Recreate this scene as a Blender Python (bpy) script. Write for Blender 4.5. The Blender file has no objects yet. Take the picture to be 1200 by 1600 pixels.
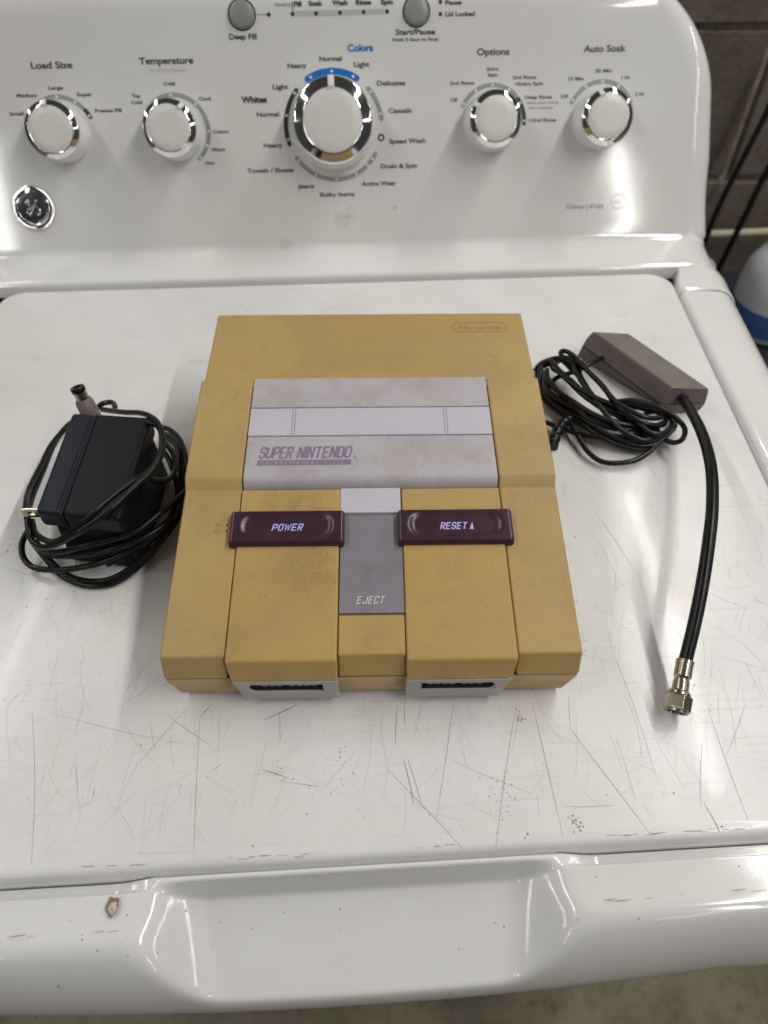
import bpy, bmesh, math, random
from mathutils import Vector, Matrix, noise
random.seed(7)
S = 0.001                                   # everything is modelled in millimetres
SC = bpy.context.scene
COL = SC.collection
R = math.radians

# ---------------------------------------------------------------- camera
cam_d = bpy.data.cameras.new('camera'); cam = bpy.data.objects.new('camera', cam_d); COL.objects.link(cam); SC.camera = cam
CP, CY, CR = R(49.5607), R(0.9696), R(0.1574)
f_ = Vector((math.sin(CY)*math.cos(CP), math.cos(CY)*math.cos(CP), -math.sin(CP)))
r_ = Vector((math.cos(CY), -math.sin(CY), 0)); u_ = r_.cross(f_)
r2 = r_*math.cos(CR)+u_*math.sin(CR); u2 = -r_*math.sin(CR)+u_*math.cos(CR)
m = Matrix((r2, u2, -f_)).transposed().to_4x4(); m.translation = Vector((2.7357, -161.3968, 334.8144))*S
cam.matrix_world = m
cam_d.sensor_fit = 'HORIZONTAL'; cam_d.sensor_width = 36; cam_d.lens = 36*1119.236/1200
cam_d.clip_start = 0.01; cam_d.clip_end = 100
cam_d.dof.use_dof = True; cam_d.dof.focus_distance = 0.375; cam_d.dof.aperture_fstop = 10.5

# ---------------------------------------------------------------- world, lamps, exposure
W = bpy.data.worlds.new('World'); SC.world = W; W.use_nodes = True
bg = W.node_tree.nodes['Background']; bg.inputs[0].default_value = (1.0, 0.98, 0.96, 1); bg.inputs[1].default_value = 0.045
def tube_lamp(x0, y0, x1, y1, power, z=1.5, w=.045, col=(1, .975, .94)):
    """one fluorescent tube fixture or added fill strip on the ceiling, from (x0, y0) to (x1, y1), shining down"""
    d = bpy.data.lights.new('tube_lamp', 'AREA'); d.shape = 'RECTANGLE'; d.size = w; d.size_y = math.hypot(x1-x0, y1-y0); d.energy = power; d.color = col
    o = bpy.data.objects.new('tube_lamp', d); COL.objects.link(o); o.location = ((x0+x1)/2, (y0+y1)/2, z)
    o.rotation_euler = (0, 0, math.atan2(-(x1-x0), y1-y0))
for y in (-.35, .95): tube_lamp(.95, y-.6, .95, y+.6, 16)
for y in (-.35, .95, 2.25): tube_lamp(-1.12, y-.6, -1.12, y+.6, 7.5)
tube_lamp(1.27, -1.85, 1.80, -2.90, 8, w=.03); tube_lamp(-1.36, -1.80, -1.75, -2.95, 7, w=.03)
tube_lamp(1.85, -3.1, 2.1, -4.6, 5, w=.024); tube_lamp(-1.80, -3.1, -2.1, -4.6, 5, w=.024)
for x in (3.4, -3.4):  # unseen outer rows on both sides, added as fill light
    for y in (-.9, 1.2): tube_lamp(x, y-.9, x, y+.9, 15, z=1.75)
SC.view_settings.view_transform = 'Standard'; SC.view_settings.look = 'None'; SC.view_settings.exposure = -0.11; SC.view_settings.gamma = 1.0

# ---------------------------------------------------------------- frames
TH = R(2.373)
WM = Matrix.Rotation(TH, 4, 'Z')                       # washer frame -> world
P0 = Vector((30.2, 435.1, 5.0)); NN = R(27)
PN = Vector((0, -math.cos(NN), math.sin(NN))); PU = Vector((0, math.sin(NN), math.cos(NN)))
def pan(X, s, off=0): return Vector((X, P0.y, P0.z)) + PU*s + PN*off     # point on the control panel, washer frame

# ---------------------------------------------------------------- materials
def srgb(c): return tuple(((v/255)/12.92 if v/255 <= .04045 else ((v/255+.055)/1.055)**2.4) for v in c)
class NT:
    def __init__(s, name):
        s.m = bpy.data.materials.new(name); s.m.use_nodes = True; s.t = s.m.node_tree; s.b = s.t.nodes['Principled BSDF']
        s.tc = s.t.nodes.new('ShaderNodeTexCoord').outputs['Object']
    def n(s, typ, **kw):
        x = s.t.nodes.new(typ)
        for k, v in kw.items(): setattr(x, k, v)
        return x
    def l(s, a, b): s.t.links.new(a, b)
    def noise(s, scale, detail=3, rough=.55, dist=0, vec=None):
        x = s.n('ShaderNodeTexNoise'); x.inputs['Scale'].default_value = scale; x.inputs['Detail'].default_value = detail
        x.inputs['Roughness'].default_value = rough; x.inputs['Distortion'].default_value = dist; s.l(vec or s.tc, x.inputs['Vector']); return x.outputs['Fac']
    def ramp(s, inp, p0, p1, c0=0., c1=1.):
        x = s.n('ShaderNodeMapRange'); x.interpolation_type = 'SMOOTHSTEP'; x.inputs[1].default_value = p0; x.inputs[2].default_value = p1; x.inputs[3].default_value = c0; x.inputs[4].default_value = c1
        s.l(inp, x.inputs[0]); return x.outputs[0]
    def math(s, op, a, b):
        x = s.n('ShaderNodeMath', operation=op)
        for i, v in enumerate((a, b)):
            if isinstance(v, (int, float)): x.inputs[i].default_value = v
            else: s.l(v, x.inputs[i])
        return x.outputs[0]
    def mix(s, fac, a, b):
        x = s.n('ShaderNodeMix', data_type='RGBA')
        if isinstance(fac, (int, float)): x.inputs[0].default_value = fac
        else: s.l(fac, x.inputs[0])
        for i, v in ((6, a), (7, b)):
            if isinstance(v, tuple): x.inputs[i].default_value = (*v[:3], 1)
            else: s.l(v, x.inputs[i])
        return x.outputs[2]
    def near(s, p, r0, r1):                                  # 1 at p, 0 beyond r1 (metres)
        x = s.n('ShaderNodeVectorMath', operation='DISTANCE'); s.l(s.tc, x.inputs[0]); x.inputs[1].default_value = (p[0], p[1]-.12, p[2])
        return s.ramp(x.outputs['Value'], r0, r1, 1, 0)
    def out(s, col=None, rough=.4, bump=None, bstr=.1, bdist=.0005, metal=0, coat=0, spec=.5):
        if col is not None:
            if isinstance(col, tuple): s.b.inputs['Base Color'].default_value = (*col[:3], 1)
            else: s.l(col, s.b.inputs['Base Color'])
        if isinstance(rough, (int, float)): s.b.inputs['Roughness'].default_value = rough
        else: s.l(rough, s.b.inputs['Roughness'])
        s.b.inputs['Metallic'].default_value = metal; s.b.inputs['Coat Weight'].default_value = coat; s.b.inputs['Coat Roughness'].default_value = .08
        s.b.inputs['Specular IOR Level'].default_value = spec
        if bump is not None:
            x = s.n('ShaderNodeBump'); x.inputs['Strength'].default_value = bstr; x.inputs['Distance'].default_value = bdist
            s.l(bump, x.inputs['Height']); s.l(x.outputs[0], s.b.inputs['Normal'])
        return s.m
def plain(name, col, rough=.4, metal=0, coat=0, bump=None, bstr=.1, spec=.5, var=.06, vs=60):
    t = NT(name); nz = t.noise(vs, 4)
    c2 = tuple(v*(1-var*2) for v in col)
    b = t.noise(bump, 2) if bump else None
    return t.out(t.mix(t.ramp(nz, .35, .7), col, c2), rough, b, bstr, metal=metal, coat=coat, spec=spec)

def yellow_mat(name, base, dirty=True):
    t = NT(name)
    big = t.noise(11, 5, .65, .6); mid = t.noise(48, 5, .65)
    c = t.mix(t.ramp(big, .36, .66), base, (base[0]*.84, base[1]*.86, base[2]*1.05))
    c = t.mix(t.ramp(t.noise(5, 3, .5), .45, .62, 0, .5), c, (base[0]*1.04, base[1]*.93, base[2]*.72))
    c = t.mix(t.ramp(mid, .45, .75, 0, .42), c, (base[0]*.78, base[1]*.74, base[2]*.80))
    grain = t.noise(1150, 3, .75)
    c = t.mix(t.ramp(grain, .36, .64, 0, .20), c, (base[0]*.62, base[1]*.56, base[2]*.42))
    c = t.mix(t.ramp(t.noise(900, 2, .6), .58, .72, 0, .20), c, (base[0]*1.25, base[1]*1.3, base[2]*1.6))
    if dirty:
        def patch(p, r0, r1, k):
            return t.math('MULTIPLY', t.near(p, r0, r1), k)
        g = t.math('MAXIMUM', patch((-.028, .055, .043), .003, .036, .8), patch((-.040, .088, .05), .003, .024, .9))
        for q in (((-.080, .078, .046), .001, .014, .6), ((-.066, .012, .037), .001, .014, .45), ((.040, .055, .043), .005, .034, .3), ((.0, .018, .037), .003, .018, .35), ((.088, .045, .042), .004, .03, .28), ((-.085, .095, .05), .001, .02, .35)):
            g = t.math('MAXIMUM', g, patch(*q))
        g = t.math('MULTIPLY', g, t.ramp(t.noise(90, 4, .7), .30, .62))
        sp = t.ramp(t.noise(1700, 4, .75), .46, .60)
        c = t.mix(t.math('MULTIPLY', t.math('MULTIPLY', g, sp), .85), c, (.13, .085, .035))
        c = t.mix(t.math('MULTIPLY', t.ramp(t.noise(1500, 4, .8), .56, .68), .28), c, (.20, .135, .055))
        c = t.mix(t.math('MULTIPLY', g, .12), c, (.24, .165, .07))
        c = t.mix(t.math('MULTIPLY', t.ramp(t.noise(420, 3, .6), .71, .75), .8), c, (.12, .07, .035))
        sm = t.math('MULTIPLY', t.ramp(t.noise(26, 6, .75, 1.8), .56, .72), .30)
        c = t.mix(sm, c, (.27, .185, .10))
    return t.out(c, t.ramp(mid, .3, .7, .36, .52), t.noise(1000, 3, .7), .5, .0004)
M = {}
M['yellow'] = yellow_mat('yellowed_plastic', (.485, .338, .122))
M['yellow_front'] = yellow_mat('deep_yellowed_plastic', (.49, .330, .112))
M['beige'] = yellow_mat('beige_plastic', (.47, .345, .19), False)
def grey_mat(name, base, d=.5):
    t = NT(name); c = t.mix(t.ramp(t.noise(45, 5, .65), .40, .70, 0, d), base, (base[0]*.70, base[1]*.66, base[2]*.60))
    c = t.mix(t.math('MULTIPLY', t.ramp(t.noise(170, 6, .8), .52, .72), d*.6), c, (base[0]*.60, base[1]*.53, base[2]*.47))
    c = t.mix(t.math('MULTIPLY', t.ramp(t.noise(1100, 3, .8), .50, .66), d*.5), c, (base[0]*.62, base[1]*.57, base[2]*.54))
    c = t.mix(t.math('MULTIPLY', t.ramp(t.noise(520, 3, .6), .66, .72), d), c, (.13, .09, .07))
    return t.out(c, .48, t.noise(1500, 2), .15, .0002)
M['grey'] = grey_mat('grey_plastic', (.48, .45, .475), .5)
M['grey_clean'] = grey_mat('light_grey_plastic', (.53, .515, .575), .12)
M['grey_port'] = grey_mat('port_grey_plastic', (.43, .42, .405), .3)
M['lever'] = grey_mat('lever_grey_plastic', (.225, .205, .24), .5)
M['purple'] = plain('dark_purple_plastic', (.050, .021, .034), .30, bump=500, bstr=.12, coat=.04, vs=150, var=.12)
M['violet_ink'] = plain('pale_violet_ink', (.46, .44, .86), .5, var=.02)
M['eject_ink'] = plain('pale_ink', (.66, .64, .68), .5, var=.02)
M['logo_ink'] = plain('mauve_ink', (.235, .19, .29), .5, var=.03)
M['logo_light'] = plain('pale_grey_ink', (.47, .44, .47), .5, var=.03)
M['emboss'] = plain('dark_tan_groove', (.36, .20, .065), .55, var=.1, vs=200)
M['gap'] = plain('dark_gap', (.012, .010, .012), .7)
M['pin'] = plain('socket_dark', (.03, .026, .038), .5)
M['pin_l'] = plain('socket_grey', (.30, .28, .33), .5)
M['chrome'] = plain('chrome', (.86, .86, .87), .07, metal=1, var=.01)
M['nickel'] = plain('nickel', (.44, .39, .31), .27, metal=1, var=.1, vs=400)
M['knob_white'] = plain('knob_white', (.76, .76, .73), .22, coat=.3, var=.01)
M['knob_cap'] = plain('knob_cap_white', (.74, .74, .69), .34, var=.015)
M['ink'] = plain('black_ink', (.03, .03, .032), .4)
M['ink_grey'] = plain('grey_ink', (.30, .32, .34), .4, var=.02)
M['ink_pale'] = plain('pale_grey_print', (.52, .52, .52), .4, var=.02)
M['ink_blue'] = plain('blue_ink', (.012, .16, .55), .35, var=.02)
M['dot'] = plain('white_dot', (.8, .8, .8), .4, var=.01)
M['button'] = plain('grey_button', (.27, .29, .285), .35, var=.03)
M['cable'] = plain('black_cable', (.007, .007, .008), .30, bump=900, bstr=.05, spec=.32)
M['adapter'] = plain('black_adapter_plastic', (.007, .008, .011), .38, bump=1500, bstr=.3, spec=.18)
M['adapter_b'] = plain('blue_black_plastic', (.010, .012, .024), .38, bump=1500, bstr=.3, spec=.22)
M['collar'] = plain('mauve_rubber', (.21, .165, .18), .5, var=.1, vs=200)
M['rf'] = plain('taupe_plastic', (.150, .112, .108), .42, bump=1400, bstr=.2, var=.08)
M['rf_top'] = plain('pale_taupe_plastic', (.165, .138, .112), .45, bump=1400, bstr=.25, var=.10)

def enamel(name, dirt, rough, base=(.74, .74, .725), stains=()):
    t = NT(name)
    c = t.mix(t.ramp(t.noise(7, 4, .6), .35, .7, 0, .5), base, (base[0]*.95, base[1]*.93, base[2]*.90))
    c = t.mix(t.ramp(t.noise(16, 3, .6, .8), .55, .75, 0, .4*dirt), c, (.68, .60, .57))
    c = t.mix(t.ramp(t.noise(4.5, 5, .65, .5), .42, .66, 0, .55*dirt), c, (base[0]*.84, base[1]*.84, base[2]*.83))
    # faint hairline scratches: stretched noise in three directions
    for i, (ang, sc) in enumerate(((.3, 1), (1.25, 1.3), (2.2, .9))):
        mp = t.n('ShaderNodeMapping'); mp.inputs['Rotation'].default_value = (0, 0, ang); mp.inputs['Scale'].default_value = (14*sc, 620*sc, 1); t.l(t.tc, mp.inputs['Vector'])
        hl = t.noise(1, 2, .5, .4, mp.outputs[0])
        patch = t.ramp(t.noise(9+4*i, 3), .46, .62)
        c = t.mix(t.math('MULTIPLY', t.math('MULTIPLY', t.ramp(hl, .63, .70), patch), .17*dirt), c, (.30, .27, .21))
    sp = t.ramp(t.noise(330, 4, .7), .68, .74)
    c = t.mix(t.math('MULTIPLY', sp, .55*dirt), c, (.22, .17, .11))
    st = t.math('MULTIPLY', t.ramp(t.noise(26, 6, .75, .6), .60, .74), .30*dirt)
    c = t.mix(st, c, (.42, .36, .26))
    for X, s_, r0, r1, k in stains:                              # greasy finger marks on the panel
        q = pan(X, s_)*S; p = (q.x-.0062, q.y-.1499+.12, q.z+.93)
        c = t.mix(t.math('MULTIPLY', t.math('MULTIPLY', t.near(p, r0, r1), t.ramp(t.noise(150, 5, .75), .42, .60)), k), c, (.52, .43, .30))
    return t.out(c, t.ramp(t.noise(20, 4), .3, .7, rough*.85, rough*1.2), t.math('ADD', t.noise(260, 2), t.math('MULTIPLY', t.noise(60, 2), .8)), .015+.085*dirt, .0006, coat=.25 if dirt < .5 else .1)
M['lid'] = enamel('worn_white_enamel', 1.0, .30)
M['lip'] = enamel('white_enamel', .25, .10)
M['panel'] = enamel('glossy_white_plastic', .10, .09, stains=((-6, 26, .002, .016, .5), (-1, 17, .001, .008, .6), (-58, 0, .001, .009, .7), (40, 28, .0005, .003, .9), (150, 60, .002, .05, .12), (-60, 40, .002, .06, .10)))
M['scratch'] = plain('scratch_grey', (.33, .305, .27), .6, var=.25, vs=90)
M['scratch_f'] = plain('scratch_faint', (.58, .57, .54), .6, var=.12, vs=70)
M['dirt'] = plain('brown_dirt', (.27, .205, .13), .8, var=.35, vs=500)
M['chip'] = plain('exposed_primer', (.62, .52, .42), .6, var=.2, vs=500)

def concrete(name, a, b, sc):
    t = NT(name); c = t.mix(t.ramp(t.noise(sc, 6, .7), .35, .68), a, b)
    c = t.mix(t.ramp(t.noise(sc*9, 5, .7), .50, .72, 0, .6), c, (a[0]*.35, a[1]*.33, a[2]*.30))
    c = t.mix(t.ramp(t.noise(sc*30, 3, .7), .62, .70, 0, .5), c, (a[0]*1.9, a[1]*1.8, a[2]*1.6))
    return t.out(c, .8, t.noise(sc*16, 5, .7), .6, .004)
M['floor'] = concrete('stained_concrete', (.21, .185, .125), (.12, .105, .07), 5)
M['block'] = concrete('painted_block', (.185, .16, .125), (.115, .096, .073), 7)
M['mortar'] = plain('mortar', (.50, .44, .33), .9, bump=200, bstr=.5, var=.2)
M['cream'] = plain('cream_paint', (.50, .45, .33), .5)
M['darkcloth'] = plain('navy_black_plastic', (.012, .013, .022), .6)
M['jug'] = plain('white_jug_plastic', (.66, .70, .76), .35)
M['jugblue'] = plain('blue_label', (.05, .14, .36), .4)

# ---------------------------------------------------------------- object helpers
def thing(name, label, cat, loc=(0, 0, 0), rotz=0, group=None):
    o = bpy.data.objects.new(name, None); COL.objects.link(o); o.empty_display_size = .02
    o.location = Vector(loc)*S; o.rotation_euler = (0, 0, rotz); o['label'] = label; o['category'] = cat
    if group: o['group'] = group
    return o
def local_of(o):
    mm = Matrix.Identity(4)
    while o is not None:
        mm = (Matrix.Translation(o.location) @ o.rotation_euler.to_matrix().to_4x4()) @ mm; o = o.parent
    return mm
def mk(name, vs, fs, mat, parent=None, frame=None, bevel=0, seg=3, smooth=True, local=False, autos=None, label=None, kind=None, bang=30):
    """vs in mm, in world space (or in `frame`), stored relative to the parent."""
    me = bpy.data.meshes.new(name)
    pts = [Vector(v)*S for v in vs]
    if frame is not None: pts = [frame @ p for p in pts]
    if parent is not None and not local:
        inv = local_of(parent).inverted(); pts = [inv @ p for p in pts]
    me.from_pydata([tuple(p) for p in pts], [], fs); me.update()
    bm = bmesh.new(); bm.from_mesh(me); bmesh.ops.recalc_face_normals(bm, faces=bm.faces); bm.to_mesh(me); bm.free()
    mats = mat if isinstance(mat, (list, tuple)) else [mat]
    for q in mats: me.materials.append(M[q])
    o = bpy.data.objects.new(name, me); COL.objects.link(o); o.parent = parent
    if smooth:
        for p in me.polygons: p.use_smooth = True
        if not bevel: me.set_sharp_from_angle(angle=R(autos or 35))
    if bevel:
        b = o.modifiers.new('bevel', 'BEVEL'); b.width = bevel*S; b.segments = seg; b.limit_method = 'ANGLE'; b.angle_limit = R(bang); b.harden_normals = True
    if label: o['label'] = label
    if kind: o['kind'] = kind
    return o
class G:                                                      # gathers several shapes into one mesh
    def __init__(s): s.v = []; s.f = []
    def add(s, vs, fs): k = len(s.v); s.v += [tuple(v) for v in vs]; s.f += [tuple(i+k for i in f) for f in fs]; return s
def box(x0, x1, y0, y1, z0, z1):
    v = [(x, y, z) for z in (z0, z1) for y in (y0, y1) for x in (x0, x1)]
    return v, [(0, 2, 3, 1), (4, 5, 7, 6), (0, 1, 5, 4), (2, 6, 7, 3), (0, 4, 6, 2), (1, 3, 7, 5)]
def prism(prof, x0, x1):
    n = len(prof); v = [(x0, y, z) for y, z in prof] + [(x1, y, z) for y, z in prof]
    f = [tuple(range(n))[::-1], tuple(range(n, 2*n))] + [(i, (i+1) % n, n+(i+1) % n, n+i) for i in range(n)]
    return v, f
def loft(rings, cap=True, closed=True):
    n = len(rings[0]); v = [p for r in rings for p in r]; f = []
    for k in range(len(rings)-1):
        for i in range(n if closed else n-1):
            j = (i+1) % n; f.append((k*n+i, k*n+j, (k+1)*n+j, (k+1)*n+i))
    if cap: f.append(tuple(range(n))[::-1]); f.append(tuple(range((len(rings)-1)*n, len(rings)*n)))
    return v, f
def lathe(prof, n=48, cap=True):                              # prof: (r, z)
    return loft([[(r*math.cos(2*math.pi*i/n), r*math.sin(2*math.pi*i/n), z) for i in range(n)] for r, z in prof], cap)
def catmull(P, k=10):
    P = [Vector(p) for p in P]; Q = [P[0]*2-P[1]]+P+[P[-1]*2-P[-2]]; out = []
    for i in range(1, len(Q)-2):
        a, b, c, d = Q[i-1:i+3]
        for j in range(k):
            t = j/k; out.append(.5*((2*b)+(c-a)*t+(2*a-5*b+4*c-d)*t*t+(3*b-a-3*c+d)*t**3))
    out.append(P[-1]); return out
def sweep(path, rad, n=10, cap=True):
    path = [Vector(p) for p in path]; T = []
    for i in range(len(path)):
        T.append((path[min(i+1, len(path)-1)]-path[max(i-1, 0)]).normalized())
    nv = T[0].orthogonal().normalized(); rings = []
    for i, p in enumerate(path):
        nv = (nv-T[i]*nv.dot(T[i])).normalized(); bn = T[i].cross(nv)
        r = rad(i/(len(path)-1)) if callable(rad) else rad
        rings.append([p+nv*r*math.cos(2*math.pi*j/n)+bn*r*math.sin(2*math.pi*j/n) for j in range(n)])
    return loft(rings, cap)
def axis_frame(p, d, up=(0, 0, 1)):
    z = Vector(d).normalized(); x = Vector(up).cross(z)
    x = x.normalized() if x.length > 1e-4 else Vector((1, 0, 0)); y = z.cross(x)
    mm = Matrix((x, y, z)).transposed().to_4x4(); mm.translation = Vector(p)*S; return mm
def text_mesh(s, width, height, bold=0.0, shear=0.0, spacing=1.0):
    cu = bpy.data.curves.new('t', 'FONT'); cu.body = s; cu.size = 1; cu.offset = bold; cu.shear = shear; cu.space_character = spacing; cu.resolution_u = 4
    cu.align_x = 'LEFT'; cu.fill_mode = 'FRONT' if False else 'BOTH'
    o = bpy.data.objects.new('t', cu); COL.objects.link(o); bpy.context.view_layer.update()
    me = bpy.data.meshes.new_from_object(o.evaluated_get(bpy.context.evaluated_depsgraph_get()))
    vs = [v.co.copy() for v in me.vertices]; fs = [tuple(p.vertices) for p in me.polygons]
    bpy.data.objects.remove(o); bpy.data.curves.remove(cu); bpy.data.meshes.remove(me)
    x0 = min(v.x for v in vs); x1 = max(v.x for v in vs)
    k = width/(x1-x0); ky = height/0.73                       # cap height of the built-in font
    return [((v.x-(x0+x1)/2)*k, v.y*ky, 0) for v in vs], fs
def put_text(s, cx, cy, width, height, fn, mat, parent, name='lettering', rot=0, frame=None, **kw):
    """fn maps (x, y) in mm on the carrying surface to a point; cy is the middle of the capitals."""
    vs, fs = text_mesh(s, width, height, **kw); c, sn = math.cos(rot), math.sin(rot)
    P = [fn(cx+x*c-(y-height/2)*sn, cy+x*sn+(y-height/2)*c) for x, y, _ in vs]
    return mk(name, P, fs, mat, parent, frame=frame, smooth=False)

GW, GC = .52, .13
def _gl():
    w, c = GW, GC; g = {}
    g['S'] = [[(w, .74), (w, 1-c), (w-c, 1), (c, 1), (0, 1-c), (0, .5+c), (c, .5), (w-c, .5), (w, .5-c), (w, c), (w-c, 0), (c, 0), (0, c), (0, .26)]]
    g['U'] = [[(0, 1), (0, c), (c, 0), (w-c, 0), (w, c), (w, 1)]]
    g['P'] = [[(0, -.07), (0, 1), (w-c, 1), (w, 1-c), (w, .44+c), (w-c, .44), (.08, .44)]]
    g['R'] = [[(0, -.07), (0, 1), (w-c, 1), (w, 1-c), (w, .48+c), (w-c, .48), (.08, .48)], [(w*.5, .42), (w, -.07)]]
    g['E'] = [[(w, 1), (0, 1), (0, 0), (w, 0)], [(.08, .5), (w-.05, .5)]]
    g['F'] = [[(w, 1), (0, 1), (0, -.07)], [(.08, .5), (w-.05, .5)]]
    g['N'] = [[(0, -.07), (0, 1.07)], [(.05, 1.0), (w-.05, .0)], [(w, 1.07), (w, -.07)]]
    g['I'] = [[(0, -.07), (0, 1.07)]]
    g['T'] = [[(-.04, 1), (w+.04, 1)], [(w/2, .93), (w/2, -.07)]]
    g['D'] = [[(0, .5), (0, 1), (w-c, 1), (w, 1-c), (w, c), (w-c, 0), (0, 0), (0, .5)]]
    g['O'] = [[(0, .5), (0, 1-c), (c, 1), (w-c, 1), (w, 1-c), (w, c), (w-c, 0), (c, 0), (0, c), (0, .5)]]
    g['W'] = [[(0, 1.07), (.16, 0), (.36, .85), (.56, 0), (.74, 1.07)]]
    g['J'] = [[(0, .28), (0, c), (c, 0), (w-c, 0), (w, c), (w, 1.07)]]
    g['C'] = [[(w, .70), (w, 1-c), (w-c, 1), (c, 1), (0, 1-c), (0, c), (c, 0), (w-c, 0), (w, c), (w, .30)]]
    g['A'] = [[(0, -.07), (0, 1-c), (c, 1), (w-c, 1), (w, 1-c), (w, -.07)], [(.08, .42), (w-.08, .42)]]
    g['M'] = [[(0, -.07), (0, 1), (.32, .35), (.64, 1), (.64, -.07)]]
    g['Y'] = [[(0, 1.07), (w/2, .5), (w, 1.07)], [(w/2, .44), (w/2, -.07)]]
    return g
GL = _gl()
def stroke_text(txt, cx, cy, width, height, fn, mat, parent, thick=.2, shear=.2, gap=.30, name='lettering', dz_=Vector((0, 0, .004))):
    """squared condensed capitals laid on the surface fn(x, y)"""
    x = 0; polys = []
    for ch in txt:
        if ch == ' ': x += .42; continue
        wd = max(p[0] for q in GL[ch] for p in q)
        for q in GL[ch]: polys.append([(px+x, py) for px, py in q])
        x += wd+gap
    tot = x-gap; kx = width/(tot+thick); ky = height/(1+thick); V = []; F_ = []; n = 0
    for q in polys:
        P = [Vector((px*kx, py*ky)) for px, py in q]; th = thick*ky
        for i, p in enumerate(P):
            d1 = (P[i]-P[i-1]).normalized() if i else (P[1]-P[0]).normalized(); d2 = (P[i+1]-P[i]).normalized() if i < len(P)-1 else d1
            if q[0] == q[-1] and i in (0, len(P)-1): d1 = d2 = (P[1]-P[0]).normalized()
            t = (d1+d2).normalized() if (d1+d2).length > 1e-3 else d1; nn = Vector((-t.y, t.x)); k = th/2/max(.45, nn.dot(Vector((-d1.y, d1.x))))
            for sg in (1, -1):
                w_ = p+nn*k*sg; xx = w_.x-tot*kx/2+(w_.y-ky/2)*shear; yy = w_.y-ky/2
                V.append(fn(cx+xx, cy+yy)+dz_*(n % 6))
        b = len(V)-2*len(P)
        F_ += [(b+2*i, b+2*i+1, b+2*i+3, b+2*i+2) for i in range(len(P)-1)]; n += 1
    return mk(name, V, F_, mat, parent, smooth=False)

# ================================================================ SETTING: floor, wall, things behind
fl = mk('floor', [(-4000, -4000, -930), (4000, -4000, -930), (4000, 4000, -930), (-4000, 4000, -930)], [(0, 1, 2, 3)], 'floor'); fl['kind'] = 'structure'
wall = thing('block_wall', 'dark painted concrete block wall with pale mortar behind the washing machine', 'wall', (300, 960, -930))
mk('mortar', *box(-1900, 2300, 956, 1060, -930, 700), 'mortar', wall, smooth=False)
bl = None
zrow = -175.1
for r in range(-5, 3):
    z0 = zrow + r*203
    for cidx in range(-4, 6):
        x0 = cidx*407 + (203 if r % 2 else 0) - 60
        vs, fs = box(-198, 198, -50, 50, -97, 97)
        if bl is None or random.random() < .3:
            o = mk('block', vs, fs, 'block', wall, local=True, bevel=3, seg=2)
            bl = o
        else:
            o = bl.copy(); COL.objects.link(o); o.parent = wall
        o.location = (Vector((x0, 995+random.uniform(-2, 2), z0+101)) - Vector((300, 960, -930)))*S
g = G(); rail = thing('pipe', 'thin cream painted pipe running along the block wall', 'pipe', (515.8, 900.0, -242.5))
mk('tube', *sweep([(515.8, 900.0, -242.5), (956.2, 900.0, -223.7)], 6.0, 14), 'cream', rail)
rail2 = thing('pipe', 'lower thin cream pipe close above the dark tub', 'pipe', (553.8, 880.0, -310.8))
mk('tube', *sweep([(553.8, 880.0, -310.8), (926.6, 880.0, -294.8)], 2.5, 10), 'cream', rail2)
for pts, r, lb in (([(550.0, 900.0, 27.3), (547.4, 890.0, -45.6), (533.5, 880.0, -109.2), (517.5, 870.0, -188.7), (510.5, 860.0, -277.8)], 4.2, 'black hose hanging slantwise nearest the washing machine edge'), ([(576.8, 850.0, -39.1), (555.7, 845.0, -116.2), (546.7, 840.0, -178.5), (537.0, 835.0, -252.2), (528.8, 830.0, -328.2)], 4.5, 'black hose hanging slantwise beside the blue and white jug')):
    h = thing('hose', lb, 'hose', pts[0]); mk('tube', *sweep(catmull(pts, 8), r, 10), 'cable', h)
bp = Vector((521.1, 640.0, -151.1))
jug = thing('detergent_jug', 'white plastic jug with blue label at the right edge beside the wall', 'jug', (bp.x, bp.y, bp.z-78))
fr = Matrix.Translation(Vector((bp.x, bp.y, bp.z-78))*S)
mk('body', *lathe([(46, 0), (50, 3), (52, 12), (52, 62), (49, 84), (38, 104), (24, 116), (22, 124)], 40), 'jug', jug, frame=fr)
mk('label', *lathe([(52.6, 10), (52.8, 12), (52.8, 40), (52.6, 42)], 40, False), 'jugblue', jug, frame=fr)
mk('cap', *lathe([(25, 122), (26, 125), (26, 142), (22, 146)], 32), 'jugblue', jug, frame=fr)
tub = thing('storage_tub', 'dark plastic tub standing on the floor under the jug', 'tub', (bp.x, bp.y, -930))
tz = bp.z-79
mk('body', *loft([[(bp.x+sx*(150+k*20), bp.y+sy*(110+k*16), z) for sx, sy in ((-1, -1), (1, -1), (1, 1), (-1, 1))] for k, z in ((0, -929), (1, tz-14))]), 'darkcloth', tub, bevel=8)
mk('lid', *box(bp.x-180, bp.x+180, bp.y-136, bp.y+136, tz-13, tz), 'darkcloth', tub, bevel=4)

# ================================================================ WASHING MACHINE
wash = thing('washing_machine', 'white top-load washing machine with scratched lid and dials, carrying the console', 'washing machine', (0, 150, -930), TH)
CX = -12.0
def gapx(y): return 265.6 + (y-234)*0.055                      # lid's right edge narrows slightly to the front
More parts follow.
